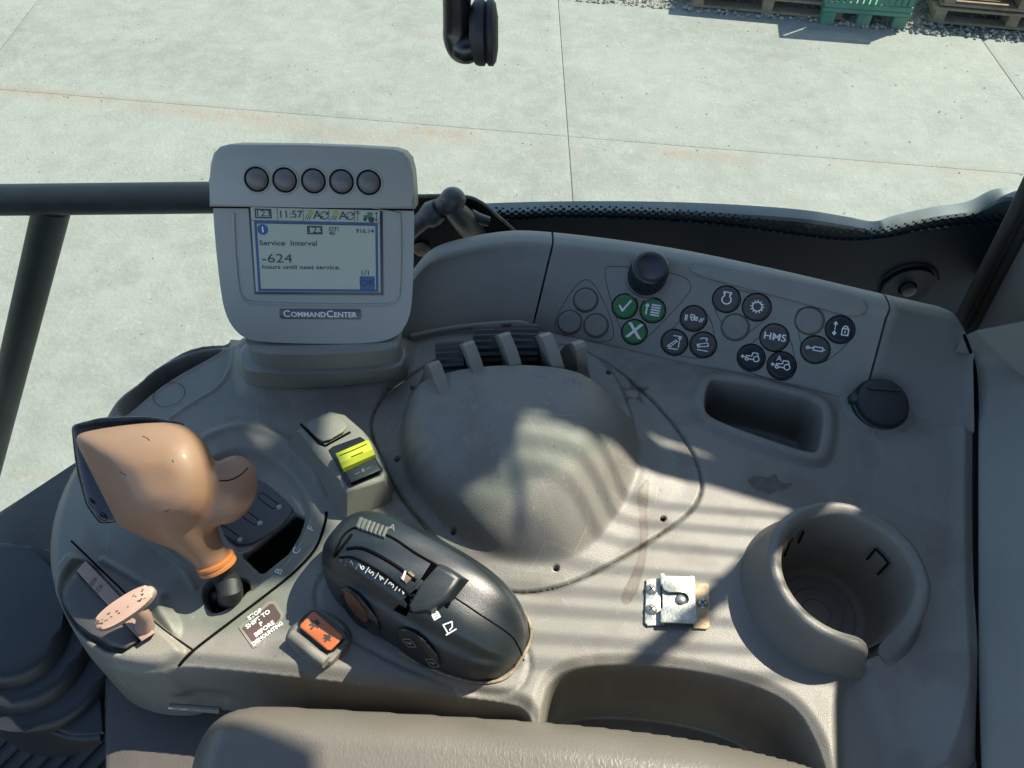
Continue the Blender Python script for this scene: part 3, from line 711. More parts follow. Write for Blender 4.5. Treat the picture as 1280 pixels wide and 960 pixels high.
# ------------------------------------------------------------------ hydraulic control pod (the cover with fins)
pod = thing('control_cover', 'domed plastic cover with upright fins and ribbed thumbwheels at its back', 'control pod', P(660, 580))
stp = .0009; xs = np.arange(-.14, .185, stp); ys = np.arange(.225, .50, stp); X2, Y2 = np.meshgrid(xs, ys)
dV = sdf(X2, Y2, cover)
foot = smooth_loop(pxy([(520, 480), (580, 452), (650, 438), (730, 440), (768, 470), (786, 515), (800, 560), (794, 600), (772, 642), (738, 688), (690, 706), (635, 704), (585, 682), (538, 640), (508, 595), (500, 540)]), 3)
d = sdf(X2, Y2, foot)
yb = ss(.23, .36, Y2)
hm = .030+.026*yb
Rr = .026+.036*ss(-.04, .08, X2); h = hm*np.clip(1-(1-np.clip(d/Rr, 0, 1))**2.6, 0, 1)*(.74+.26*np.clip(1-(1-np.clip(d/.085, 0, 1))**2, 0, 1))*1.03
h2 = h+.0
# back is cut away behind the fins
by = P(650, 466, .056).y
yk = by+.006-1.6*(X2-.0)**2*1.2
h = h*(1-ss(0, .004, Y2-yk))+0.004*ss(0, .004, Y2-yk)*(d > 0)
# scoop on the left with a soft crest
lens = smooth_loop(pxy([(470, 545), (520, 528), (570, 524), (606, 538), (636, 568), (655, 606), (661, 645), (650, 690), (630, 720), (560, 720), (470, 640)], .03), 3)
dl = sdf(X2, Y2, lens); h -= .006*ss(-.002, .012, dl)*ss(0, .02, d)
# flare to the right
fl_ = smooth_loop(pxy([(785, 560), (830, 575), (866, 598), (850, 625), (800, 650), (770, 620)]), 2); h += .004*ss(0, .02, sdf(X2, Y2, fl_))
h += .005*np.exp(-(np.minimum(d, 0)/.008)**2)*(d < .0)*0+.0
hs = h+.0035*ss(-.02, 0, d)*(d < 0)+.0035*(d >= 0)
hs = blur(hs, 3, 2)
cut = (Y2 > yk-.012)
hh = h+.0035*ss(-.02, 0, d)*(d < 0)+.0035*(d >= 0); hb = blur(hh, 1, 2); wq = ss(-.02, -.004, Y2-yk); Zc = hs*(1-wq)+hb*wq
Zc += .0005*(fbm(X2, Y2, 14, 8)-.5)
Zc = np.where(dV < .0022, Zc-.0016*(1-ss(-.0, .0022, dV))-np.clip(-dV*30, 0, .01), Zc)
holes = [(516, 487), (497, 576), (568, 668), (695, 712), (829, 648), (760, 472)]
for u, v in holes:
    q = P(u, v, .0); Zc += -.007*(1-ss(.0016, .0024, np.hypot(X2-q.x, Y2-q.y)))
cvo = sheet('cover', X2, Y2, Zc, dV > -.0008, 'console', pod, stains(X2, Y2))
bvc = bvh_of(cvo)
for u, v in holes:
    q = flat(u, v, -.003); obj('screw_hole', lathe(q, [(0, .0), (.0022, .0)], 12), 'void', pod)
# worn printing on top
for (u, v, s) in ((612, 462, 'II'), (622, 468, '- +'), (664, 464, 'III'), (668, 470, '- 0 +'), (716, 472, 'IV'), (722, 477, '0 +')):
    text('worn_mark', s, fr_on(bvc, u, v, 1, .1), .006, 'dim', pod, .0006)
# fins: pixel of visible tip and its foot
fins = [(541, 456, 497), (584, 431, 474), (629, 420, 466), (681, 420, 466), (722, 430, 472)]
for i, (u, vt, vb) in enumerate(fins):
    zt = .072 if i not in (0, 4) else .066
    tip = P(u+3, vt, zt); q = shoot(bvc, u+5, vb-5)[0]
    cdir = Vector((tip.x*.25, 1, 0)).normalized(); cdir = Vector((-.42, 1, 0)).normalized(); sd = Vector((cdir.y, -cdir.x, 0))
    y0 = q.y-.010; prof = []
    f = Frame(Vector((tip.x, tip.y, 0)), cdir, (0, 0, 1))  # x along cdir, y up
    ztop = tip.z; zq = max(.042, min(q.z, .056))-.009; dy = max(-.024, min(-.008, q.y-tip.y))
    pr = [(dy-.010, zq-.006), (dy-.006, zq+.004), (dy-.0005, zq+.010), (dy*.6, ztop-.006), (-.003, ztop-.0015), (.001, ztop-.0004), (.006, ztop-.003), (.012, ztop-.010), (.019, ztop-.022), (.028, ztop-.042), (.040, .004), (.040, -.003), (dy-.010, -.003)]
    pr = [(a, b) for a, b in pr]
    w_ = .0048
    A_ = [Vector((tip.x, tip.y, 0))+cdir*a+Vector((0, 0, b))-sd*w_ for a, b in pr]; B_ = [p+sd*2*w_ for p in A_]
    bm = prism(A_, B_); bmesh.ops.bevel(bm, geom=[e for e in bm.edges if len(e.link_faces) == 2 and e.calc_face_angle(0) > 1.2], offset=.0034, segments=3, affect='EDGES', clamp_overlap=True)
    obj('fin', bm, 'console', pod, ang=40)
for i, (u, v) in enumerate(((563, 463), (609, 441), (656, 440))):
    c = P(u, v+8, .040)+Vector((0, .012, 0)); a0 = Vector((1, -(u-640)/900, 0)).normalized()
    wf = Frame(c, (0, 1, 0), (0, 0, 1)); wf = Frame(c, Vector((-a0.y, a0.x, 0)), (0, 0, 1))   # ez ~ along a0
    nr = 44; bm = bmesh.new(); rings = []
    for z in (-.0118, -.0108, .0108, .0118):
        rr_ = .0205 if abs(z) < .0112 else .0192
        rings.append([bm.verts.new(wf.W((rr_ if (k % 2 == 0) else rr_-.0016)*math.cos(2*math.pi*k/nr), (rr_ if (k % 2 == 0) else rr_-.0016)*math.sin(2*math.pi*k/nr), z)) for k in range(nr)])
    for a, b in zip(rings, rings[1:]):
        for k in range(nr): bm.faces.new((a[k], a[(k+1) % nr], b[(k+1) % nr], b[k]))
    bm.faces.new(rings[0][::-1]); bm.faces.new(rings[-1])
    obj('thumbwheel', bm, 'rubber', pod, ang=20)

# ------------------------------------------------------------------ fascia along the back
FB = spline([(500, 432, 0), (560, 418, 0), (665, 414, 0), (700, 418, 0), (850, 452, 0), (960, 475, 0), (1080, 503, 0), (1130, 516, 0), (1218, 540, 0)], 14)
FT = spline([(514, 352, 0), (545, 322, 0), (620, 304, 0), (690, 304, 0), (830, 322, 0), (960, 348, 0), (1110, 383, 0), (1160, 394, 0), (1198, 406, 0), (1216, 440, 0)], 14)
def vat(L_, u):
    for a, b in zip(L_, L_[1:]):
        if a[0] <= u <= b[0]: return a[1]+(b[1]-a[1])*(u-a[0])/max(b[0]-a[0], 1e-6)
    return L_[0][1] if u < L_[0][0] else L_[-1][1]
def topz(u): return .05-.03*max(0, (u-1120)/98)
def fascia_sec(ub, ut, lip=True):
    B_ = P(ub, vat(FB, ub), .001); T_ = P(ut, vat(FT, ut), topz(ut)); d_ = T_-B_
    n_ = Vector((0, -d_.z, d_.y)).normalized()
    s = [B_+Vector((0, -.001, -.012)), B_-n_*.001, B_+d_*.015, B_+d_*.25, B_+d_*.5, B_+d_*.75, B_+d_*.88]
    if lip: s += [B_+d_*.90+n_*.0006, B_+d_*.93+n_*.002, B_+d_*.97+n_*.0025, T_+n_*.0015+Vector((0, .001, 0))]
    else: s += [B_+d_*.93, B_+d_*.97-n_*.0004, T_-n_*.0012]
    s += [T_+Vector((0, .006, .0012)), T_+Vector((0, .014, .0002)), T_+Vector((0, .020, -.004)), T_+Vector((0, .022, -.14))]
    return s
def fascia(name, ub0, ub1, ut0, ut1, m, parent, n=40, label=None):
    bm = bmesh.new(); rows = []
    for k in range(n+1):
        a = k/n; rows.append([bm.verts.new(p) for p in fascia_sec(ub0+(ub1-ub0)*a, ut0+(ut1-ut0)*a)])
    for a, b in zip(rows, rows[1:]):
        for k in range(len(a)-1): bm.faces.new((a[k], b[k], b[k+1], a[k+1]))
    bm.faces.new(rows[0]); bm.faces.new(rows[-1][::-1])
    return obj(name, bm, m, parent, ang=45, label=label)
fl1 = fascia('fascia_panel', 500, 663.5, 515, 690, 'panel', console)
bp_ = thing('button_panel', 'curved sloping control panel carrying green, grey and navy round buttons', 'control panel', P(880, 450))
fp = fascia('panel', 666, 1078, 692.5, 1110, 'panel', bp_, 70)
fl3 = fascia('fascia_panel', 1081, 1218, 1113, 1216, 'console', console, 30)
bvp = bvh_of(fp, fl1, fl3)
# ledge strip at the foot of the left fascia
lpx = [(508, 424), (560, 411), (640, 404), (656, 405), (664, 414), (664, 420)]
pa = [shoot(bvp, a, b)[0] for a, b in lpx]
obj('fascia_step', surf_line(bvp, [(512, 421), (560, 411), (620, 405), (650, 404), (660, 408), (665, 416)], .0028, lift=.0), 'panel', console, ang=0)
# raised light strip on top of the button panel
strip = [(862, 330), (880, 333), (960, 347), (1040, 365), (1078, 376), (1086, 384), (1080, 395), (1060, 396), (1000, 378), (930, 360), (872, 345), (862, 338)]
obj('top_ridge', surf_plate(bvp, smooth_loop(strip, 2), .0022, .0018, nrm=None), 'panel', bp_, ang=60)
# group outlines
def outl(pts, b=bvp, par=bp_, r=.00035, name='outline'): return obj(name, surf_line(b, pts+[pts[0]], r, lift=0), mat_outline, par, ang=0)
mat_outline = mat('moulded_line', (.07, .065, .06), .6)
def tri(pts, n=2): return smooth_loop(pts, n)
for tr in ([(724, 348), (744, 352), (772, 418), (755, 430), (700, 420), (690, 404)], [(752, 338), (765, 331), (850, 342), (866, 356), (858, 372), (800, 432), (780, 428)], [(905, 358), (962, 372), (966, 392), (926, 424), (908, 416), (888, 376)],
           [(870, 380), (890, 398), (896, 440), (876, 450), (830, 440), (824, 428)], [(970, 404), (990, 424), (996, 470), (976, 478), (924, 462), (922, 444)], [(1000, 382), (1060, 392), (1070, 420), (1030, 456), (1006, 452), (994, 396)]):
    outl([(a, b) for a, b in tri(tr)])
# icons, unit box -1..1
def arcp(cx, cy, r, a0, a1, n=10): return [(cx+r*math.cos(R(a0+(a1-a0)*k/n)), cy+r*math.sin(R(a0+(a1-a0)*k/n))) for k in range(n+1)]
tractor = [arcp(.45, -.1, .26, 0, 360, 12), arcp(-.42, -.22, .14, 0, 360, 10), [(-.28, -.2), (.2, -.2)], [(-.5, -.05), (-.5, .08), (.0, .12), (.05, .45), (.5, .45), (.6, .12)], [(-.95, -.05), (-.62, -.05)], [(-.95, -.05), (-.8, .08)], [(-.95, -.05), (-.8, -.18)]]
gear = [arcp(0, 0, .42, 0, 360, 20)]+[[(.42*math.cos(R(a)), .42*math.sin(R(a))), (.6*math.cos(R(a)), .6*math.sin(R(a)))] for a in range(0, 360, 30)]
engine = [arcp(0, -.1, .42, 125, 415, 18)+[(.24, .45), (.34, .45), (.34, .62), (-.34, .62), (-.34, .45), (-.24, .45), (-.24, .24)]]
lift = [[(-.6, -.5), (.1, .2), (.25, .1), (-.35, -.55), (-.6, -.5)], [(.45, .6), (.45, -.5)], [(.45, .6), (.3, .38)], [(.45, .6), (.6, .38)], [(-.2, .62), (.6, .62)], [(-.5, -.7), (.4, -.7)]]
lower = [[(-.6, -.1), (.4, .2), (.5, -.1), (-.5, -.35), (-.6, -.1)], arcp(-.45, -.2, .1, 0, 360, 8), arcp(0, 0, .62, 130, 60, 8), [(.31, .54), (.12, .66)], [(.31, .54), (.2, .34)], [(-.5, -.62), (.5, -.62)]]
plow = [arcp(-.1, -.1, .16, 0, 360, 10), arcp(.25, -.1, .12, 0, 360, 10), [(-.35, .0), (-.3, .3), (0, .3), (.05, .1), (.4, .1)], [(-.8, -.35), (-.8, .2)], [(-.65, -.35), (-.65, .2)], [(.55, -.3), (.75, .1)], [(.75, -.3), (.95, .1)]]
lock = [[(.15, .1), (.7, .1), (.7, -.5), (.15, -.5), (.15, .1)], arcp(.42, .15, .2, 0, 180, 8), [(.42, -.1), (.42, -.3)], [(-.5, .6), (-.5, .2)], [(-.5, .05), (-.5, -.05)], [(-.5, -.2), (-.5, -.6)], [(-.65, .4), (-.5, .6), (-.35, .4)], [(-.65, -.4), (-.5, -.6), (-.35, -.4)]]
cyl = [[(-.2, .22), (.6, .22), (.6, -.12), (-.2, -.12), (-.2, .22)], [(-.2, .05), (-.6, .05)], arcp(-.72, .05, .12, 0, 360, 10), [(.6, .05), (.8, .05)]]
rowsic = [[(-.6, .5), (-.6, -.5)], [(-.75, .3), (-.6, .5), (-.45, .3)]]+[[(x, y), (x+.22, y)] for x in (-.15, .15, .42) for y in (.5, .25, 0, -.25, -.5)]
check = [[(-.5, -.05), (-.15, -.5), (.5, .6)]]
btns = [(732, 375, 14, 'btnblank', None, 'blank grey button'), (712, 403, 14, 'btnblank', None, None), (745, 407, 14, 'btnblank', None, None),
        (781, 383, 14.5, 'green', (check, .2), 'green button with a white tick'), (816, 388, 14.5, 'green', (rowsic, .16), 'green button with dashed white columns and an arrow'), (793, 415, 14.5, 'green', 'X', 'green button with a white X'),
        (867, 398, 15, 'btn', (plow, .1), 'grey button with a ploughing symbol'), (843, 428, 15, 'btn', (lift, .1), 'grey button with a raised arm symbol'), (879, 431, 15, 'btn', (lower, .1), 'grey button with a lowering arm symbol'),
        (908, 374, 15.5, 'btn', (engine, .12), 'grey button with an engine outline'), (946, 384, 16, 'btn', (gear, .1), 'grey button with a gear wheel symbol'), (919, 409, 15.5, 'btnblank', None, None),
        (968, 422, 16, 'btn', 'HMS', 'grey button lettered HMS'), (939, 447, 15.5, 'btnblue', (tractor, .1), 'navy button with a tractor symbol'), (977, 457, 16, 'btnblue', (tractor, .1, 'A'), 'navy button with tractor and letter A'),
        (1012, 401, 16, 'btnblank', None, None), (1050, 412, 16, 'btnblue', (lock, .1), 'navy button with arrow and padlock'), (1019, 437, 16, 'btn', (cyl, .1), 'grey button with a hydraulic cylinder symbol')]
for u, v, r, m, ic, lab in btns:
    f = fr_on(bvp, u, v, 1, .2); rr_ = r*depth(f.o)/F*1.03
    b = obj('button', lathe(f, [(0, .0017), (rr_*.5, .0018), (rr_*.80, .0022), (rr_*.90, .0020), (rr_*.97, .0012), (rr_, .0000), (rr_, -.003)], 36), m, bp_, label=lab)
    obj('collar', lathe(f, [(rr_*1.0, -.001), (rr_*1.03, .0003), (rr_*1.10, .0004), (rr_*1.16, -.001)], 32), 'seam' if m != 'btnblank' else mat_outline, b)
    fi = Frame(f.W(0, 0, .0021), f.ex, f.ey)
    if isinstance(ic, str): text('symbol', ic, fi, rr_*(1.75 if ic == 'X' else .78), 'white', b, .0004, bold=(.0004 if ic == 'X' else .0001), sx=(1 if ic == 'X' else 1.1))
    elif ic:
        s = rr_*(.82 if m != 'green' else .85)
        obj('symbol', ribbon(fi, [[(x*s, y*s) for x, y in l] for l in ic[0]], s*ic[1]*1.0), 'white', b, smooth=False)
        if len(ic) > 2: text('symbol_letter', ic[2], fi.__class__(fi.W(-s*.35, s*.55, 0), fi.ex, fi.ey), rr_*.6, 'white', b, .0004)
# rotary knob
f0 = fr_on(bvp, 812, 345, 1, .2); kc = P(811, 340, .048)
kf = Frame(kc, RT, Vector((0, .93, .36))); kf = toward(kf)
kr = 24*depth(kc)/F
kn = thing('rotary_knob', 'round black ribbed rotary knob on top of the control panel', 'knob', kc)
obj('socket_ring', lathe(kf, [(kr*1.05, -.024), (kr*1.10, -.014), (kr*1.2, -.012), (kr*1.30, -.014), (kr*1.34, -.026)], 40), 'panel', kn)
bm = bmesh.new(); rings = []; nr = 64
for rad, z in ((1.04, -.016), (1.0, .006), (.97, .0095)):
    rings.append([bm.verts.new(kf.W(kr*(rad-(.05 if k % 2 else 0))*math.cos(2*math.pi*k/nr), kr*(rad-(.05 if k % 2 else 0))*math.sin(2*math.pi*k/nr), z)) for k in range(nr)])
for a, b in zip(rings, rings[1:]):
    for k in range(nr): bm.faces.new((a[k], a[(k+1) % nr], b[(k+1) % nr], b[k]))
obj('grip', bm, 'black', kn, ang=20)
obj('cap', lathe(kf, [(0, .0100), (kr*.55, .0106), (kr*.7, .0122), (kr*.82, .0120), (kr*.93, .0107), (kr*.97, .0090)], 40), 'black', kn)

# ------------------------------------------------------------------ monitor
mc = D(392, 300, .625); tilt = R(33)
mex = Vector((1, .02, -.03)).normalized(); mup = Vector((0, math.sin(tilt), math.cos(tilt)))
mf = Frame(mc, mex, mup); mf = toward(mf)
mon = thing('monitor', 'grey console monitor with five round buttons above a lit service screen', 'monitor', P(400, 470, .01))
Q = lambda pts, h=0: [mf.hit(a, b, h) for a, b in pts]
mo = [(264, 205), (268, 190), (284, 180), (380, 181), (495, 186), (510, 194), (515, 212), (518, 270), (517, 330), (515, 382), (509, 405), (496, 421), (470, 429), (400, 430), (330, 428), (305, 423), (290, 409), (280, 388), (274, 350), (268, 290), (265, 240)]
mo = smooth_loop(Q(mo), 3)
obj('housing', plate(mf, mo, -.030, 0, .0045, 4, grow=-.06), 'monitor', mon, ang=50)
# crown band on top, slightly proud
cb = [(263, 258), (262, 205), (268, 188), (284, 179), (380, 180), (495, 185), (511, 193), (516, 212), (518, 259), (390, 257)]
cb1 = [(266, 254), (265, 212), (270, 200), (284, 193), (380, 194), (495, 199), (508, 207), (513, 220), (515, 255), (390, 253)]
cq = Q(cb); cq[0:0] = []
obj('upper_housing', plate(mf, Q([(263, 258), (263, 225), (264, 205), (268, 191), (276, 183), (288, 180), (380, 181), (440, 183), (492, 186), (504, 190), (512, 199), (516, 215), (518, 240), (518.5, 261), (390, 259)]), -.033, .0036, .0028, 4), 'monitor', mon, ang=50)
obj('housing_seam', tube([mf.W(*mf.hit(a, b, .0006), .0006) for a, b in ((264.5, 259), (390, 260), (517, 262.5))], .0007, 8), 'seam', mon)
for u, v in ((321, 224), (356, 225), (392, 226), (427, 227), (461, 228)):
    f = mf.at(u, v, .0036); r_ = 13.6*depth(f.o)/F
    b = obj('button', lathe(f, [(0, .0032), (r_*.4, .0029), (r_*.75, .0020), (r_*.95, .0007), (r_, 0)], 32), 'monbtn', mon)
    obj('collar', lathe(f, [(r_*.99, .0003), (r_*1.07, .00045), (r_*1.13, .0002)], 32), 'seam', b)
    obj('bezel', lathe(f, [(r_*1.13, .0002), (r_*1.18, .0008), (r_*1.26, .0008), (r_*1.32, .0000)], 32), 'monitor', b)
# recessed frame around the screen
fr0 = smooth_loop(Q([(292, 255), (293, 300), (297, 350), (300, 368), (308, 377), (325, 379), (400, 381), (480, 381), (494, 378), (500, 368), (501, 300), (500, 256)]), 1)
bm = bmesh.new()
obj('screen_surround', tube([mf.W(x, y, .0001) for x, y in fr0], .0012, 8), 'monitor', mon)
sx0 = Q([(310, 257), (478, 262), (479, 369), (318, 368)], .0008)
obj('screen_bezel', plate(mf, sx0, -.001, .0008, .0003), 'lcdframe', mon)
s2 = Q([(313, 259), (474.5, 263), (475.5, 365.5), (320, 364.5)], .0014)
scr = obj('screen', plate(mf, s2, .0007, .0013, 0), 'lcd', mon)
# screen layout: bilinear helper u,v in 0..1
sA, sB, sCc, sD = [Vector(p) for p in s2]
def SP(a, b): return (sA*(1-a)+sB*a)*(1-b)+(sD*(1-a)+sCc*a)*b
HS = .0015
def srect(a0, b0, a1, b1, m, h=HS, name='screen_area'):
    bm = bmesh.new(); bm.faces.new([bm.verts.new(mf.W(*SP(a, b), h)) for a, b in ((a0, b0), (a1, b0), (a1, b1), (a0, b1))]); return obj(name, bm, m, scr, smooth=False)
def slines(lines, wd, m='lcdtext', h=HS+.0001, name='screen_line'):
    bm = bmesh.new(); f = Frame(mf.W(0, 0, 0), mf.ex, mf.ey)
    return obj(name, ribbon(f, [[tuple(SP(a, b)) for a, b in l] for l in lines], wd, h), m, scr, smooth=False)
def stext(s, a, b, size, m='lcdtext', align='LEFT', sx=1.15, bold=.00006):
    p = SP(a, b); return text('screen_text', s, Frame(mf.W(p[0], p[1], HS+.00015), mf.ex, mf.ey), size, m, scr, 0, align, bold=bold, sx=sx)
def sframe(a0, b0, a1, b1, ta, tb, m):
    srect(a0, b0, a1, b0+tb, m); srect(a0, b1-tb, a1, b1, m); srect(a0, b0+tb, a0+ta, b1-tb, m); srect(a1-ta, b0+tb, a1, b1-tb, m)
sframe(.02, .155, .985, .995, .014, .02, 'lcdblue'); sframe(.034, .175, .971, .975, .006, .01, 'lcdframe')
slines([[(.0, .150), (1, .150)], [(.205, 0), (.205, .14)], [(.405, 0), (.405, .14)], [(.605, 0), (.605, .14)], [(.805, 0), (.805, .14)]], .0004)
def hourbox(a, b, w_, h_):
    srect(a, b, a+w_, b+h_, 'lcdframe'); srect(a+.012, b+.018, a+w_-.012, b+h_-.018, 'lcd', HS+.0001)
    stext('123', a+w_/2, b+h_/2, .0068, align='CENTER', sx=1.25)
hourbox(.03, .015, .13, .11); hourbox(.43, .20, .12, .10)
stext('11:57', .305, .075, .0078, align='CENTER', sx=1.1)
for o_ in (.42, .62):
    slines([[(o_, .12), (o_+.035, .03)], [(o_+.015, .125), (o_+.05, .035)], [(o_+.03, .125), (o_+.06, .05)]], .0005)
    c_ = SP(o_+.04, .05); bm = bmesh.new(); obj('screen_sun', lathe(Frame(mf.W(c_[0], c_[1], HS+.0002), mf.ex, mf.ey), [(0, 0), (.0022, 0)], 14), 'lcdyellow', scr, smooth=False)
    stext('A', o_+.095, .075, .009, align='CENTER')
    c_ = SP(o_+.150, .075); f = Frame(mf.W(c_[0], c_[1], 0), mf.ex, mf.ey)
    obj('screen_arrows', ribbon(f, [arcp(0, 0, .0028, 20, 160), arcp(0, 0, .0028, 200, 340), [(.0028, .0025), (.0027, .0008), (.001, .0008)], [(-.0028, -.0025), (-.0027, -.0008), (-.001, -.0008)]], .0007, HS+.0002), 'lcdtext', scr, smooth=False)
slines([[(.828, .13), (.828, .01)], [(.812, .045), (.828, .01), (.844, .045)], [(.975, .13), (.975, .02)], [(.965, .045), (.975, .02), (.985, .045)], [(.965, .105), (.975, .13), (.985, .105)]], .0005)
srect(.875, .06, .925, .10, 'lcdgreen', HS+.0002, 'screen_tractor'); srect(.905, .025, .945, .065, 'lcdgreen', HS+.00021, 'screen_tractor')
for a_, r_ in ((.885, .0014), (.935, .0024)):
    c_ = SP(a_, .11); obj('screen_tractor_wheel', lathe(Frame(mf.W(c_[0], c_[1], HS+.0003), mf.ex, mf.ey), [(0, 0), (r_, 0)], 14), 'lcdtext', scr, smooth=False)
c_ = SP(.085, .255); obj('info_disc', lathe(Frame(mf.W(c_[0], c_[1], HS+.0001), mf.ex, mf.ey), [(0, 0), (.0042, 0)], 24), 'lcdblue', scr, smooth=False); stext('i', .085, .255, .0065, 'white', 'CENTER', bold=.0002)
stext('DTI', .60, .235, .0042); stext('40', .60, .285, .0042); stext('916.14', .955, .25, .0046, align='RIGHT')
stext('Service  Interval', .05, .415, .0056, sx=1.25); stext('-624', .06, .60, .0100, sx=1.35, bold=0); stext('hours until next service.', .06, .70, .0047, sx=1.35)
stext('1/1', .88, .76, .0055, align='CENTER'); srect(.835, .80, .955, .965, 'lcdblue', HS+.00005, 'ok_key'); stext('OK', .895, .885, .0072, align='CENTER', sx=1.2)
# badge
bq = Q([(350, 386), (452, 388), (451, 399), (351, 398)], 0); bc = mf.at(400.5, 392.5, 0); bw = (Vector(bq[1])-Vector(bq[0])).length; bh = abs(bq[0][1]-bq[3][1])
bad = obj('badge', plate(bc, rrect(bw, bh*1.05, .0016), -.0005, .0006, .0003), 'badge', mon)
fb = bc; parts_ = [('C', .0080, 0), ('OMMAND', .0060, -.0005), ('C', .0080, 0), ('ENTER', .0060, -.0005)]
ms = [text_mesh(a, b, 'LEFT', .0001, .0001, 1.12) for a, b, _ in parts_]; ws_ = [max(v.co.x for v in m.vertices)-min(v.co.x for v in m.vertices) for m in ms]
tot = sum(ws_)+.0009*3; kx = min(1, bw*.90/tot); x_ = -tot*kx/2
for (a, b, dy_), m_, w2 in zip(parts_, ms, ws_):
    x0_ = min(v.co.x for v in m_.vertices); bpy.data.meshes.remove(m_); text('badge_lettering', a, Frame(fb.W(x_-x0_*kx, dy_, .0006), fb.ex, fb.ey), b, 'chrome', bad, .0002, 'LEFT', .0001, .0001, 1.12*kx); x_ += (w2+.0009)*kx
# stand
t0 = [(298, 428), (503, 428), (508, 452), (500, 462), (470, 466), (310, 466), (300, 455)]
t1 = [(298, 470), (508, 455), (512, 470), (480, 488), (400, 500), (318, 498), (304, 488)]
def ringz(pts, z): return [P(a, b, z) for a, b in pts]
su = ringz(smooth_loop([(300, 424), (400, 420), (506, 426), (507, 452), (495, 462), (400, 468), (312, 466), (301, 455)], 2), .036)
sl = ringz(smooth_loop([(298, 440), (400, 430), (512, 438), (514, 468), (500, 480), (400, 494), (316, 494), (300, 480)], 2), -.004)
obj('stand', prism(su, sl, .003, 3), 'panel', mon, ang=50)
n1 = ringz(smooth_loop([(306, 405), (400, 400), (500, 405), (501, 428), (490, 438), (400, 444), (318, 442), (307, 430)], 2), .055)
obj('neck', prism(n1, [p+Vector((0, 0, -.02)) for p in n1], .003, 2), 'panel', mon, ang=50)
# ------------------------------------------------------------------ black bracket plate with ball joint arm (behind the monitor)
t = thing('mount_bracket', 'black steel mounting plate with a ball joint arm right of the monitor', 'bracket', PY(570, 290, .635))
yb_ = .635
pl = smooth_loop([(440, 246), (518, 246), (574, 245), (600, 252), (622, 270), (645, 290), (653, 305), (640, 345), (520, 370), (440, 370)], 1)
a_ = [PY(a, b, yb_) for a, b in pl]; bm = prism(a_, [p+Vector((0, .004, 0)) for p in a_]); obj('plate', bm, 'blackgloss', t)
ed = [PY(a, b, yb_-.001) for a, b in ((500, 246), (574, 245), (600, 252), (622, 270), (645, 290), (653, 305))]
obj('plate_edge', tube(spline(ed, 6), .0016, 8), mat('worn_edge', (.16, .15, .12), .5, .3, 200), t)
armm = mat('arm_grey', (.055, .062, .07), .38, .25, 150, .2, dust=.35, dustcol=(.16, .17, .17), dscale=60)
yy = .60
A = [PY(480, 318, yy), PY(520, 282, yy), PY(540, 266, yy)]; obj('arm_tube', tube(A, [.009, .009, .009], 20), armm, t)
A = [PY(534, 272, yy-.002), PY(541, 267, yy-.002), PY(549, 261, yy-.002)]; obj('arm_collar', tube(A, [.011, .0128, .0105], 24), armm, t)
A = [PY(546, 263, yy), PY(556, 256, yy), PY(566, 250, yy)]; obj('arm_neck', tube(A, [.0085, .0095, .0115], 20), armm, t)
bm = bmesh.new(); ellipsoid(bm, PY(566, 250, yy), (Vector((.0125, 0, 0)), Vector((0, .0125, 0)), Vector((0, 0, .0125)))); obj('ball', bm, armm, t)
A = [PY(564, 258, yy-.004), PY(575, 270, yy), PY(586, 283, yy+.015), PY(596, 292, yy+.03)]; obj('socket_arm', tube(A, [.0095, .0115, .0125, .010], 20), armm, t)
A = [PY(588, 268, yy+.012), PY(598, 273, yy+.012), PY(611, 277, yy+.012)]; obj('clamp_screw', tube(A, [.006, .0055, .005], 16), armm, t)
for u, v in ((527, 311), (613, 306)):
    f = toward(Frame(PY(u, v, yb_-.002), (1, 0, 0), (0, 0, 1))); obj('bolt', lathe(f, [(0, .006), (.005, .0055), (.0085, .003), (.009, 0)], 20), 'brass', t)

# ------------------------------------------------------------------ cup holder
cup = thing('cup_holder', 'round grey plastic cup holder with a gap in its rim', 'cup holder', base_c)
cf = Frame(Vector((cupc.x, cupc.y, 0)), (1, 0, 0), (0, 1, 0))
RO = 100*depth(cupc)/F
def cupwall(a0, a1, n=96):
    bm = bmesh.new(); rows = []
    for k in range(n+1):
        a = a0+(a1-a0)*k/n; e = min(1, min(k, n-k)/5.0); dip = (1-math.sqrt(max(0, 1-(1-e)**2)))
        # rim drops at the ends of the gap; a0 end runs down to the console
        zt = CUPZ-dip*.016
        if a < a0+58: zt = CUPZ*ss(0, 1, (a-a0)/58.0)+.001
        w = .0054*(1-.5*dip); ro = RO-.0; ca, sa = math.cos(R(a)), math.sin(R(a))
        bo = ss(0, 1, max(0, math.cos(R(a-190)))) 
        prof = [(ro+.007+.007*bo, -.004), (ro+.0045+.005*bo, min(.004, zt*.2)), (ro+.002+.003*bo, min(.012, zt*.4)), (ro+.0012, zt*.66), (ro, zt*.86), (ro-.0012, zt-min(.0018, zt*.05)), (ro-.0035, zt), (ro-2*w+.0055, zt), (ro-2*w+.0018, zt-min(.002, zt*.05)), (ro-2*w, zt-min(.006, zt*.2)), (ro-2*w-.003, -.01), (ro-2*w-.006, -.040)]
        rows.append([bm.verts.new(cf.W(r*ca, r*sa, z)) for r, z in prof])
    for a, b in zip(rows, rows[1:]):
        for k in range(len(a)-1): bm.faces.new((a[k], b[k], b[k+1], a[k+1]))
    bm.faces.new(rows[0]); bm.faces.new(rows[-1][::-1]); return bm
obj('wall', cupwall(-68, 274), 'cup', cup, ang=50)
ri = RO-.013
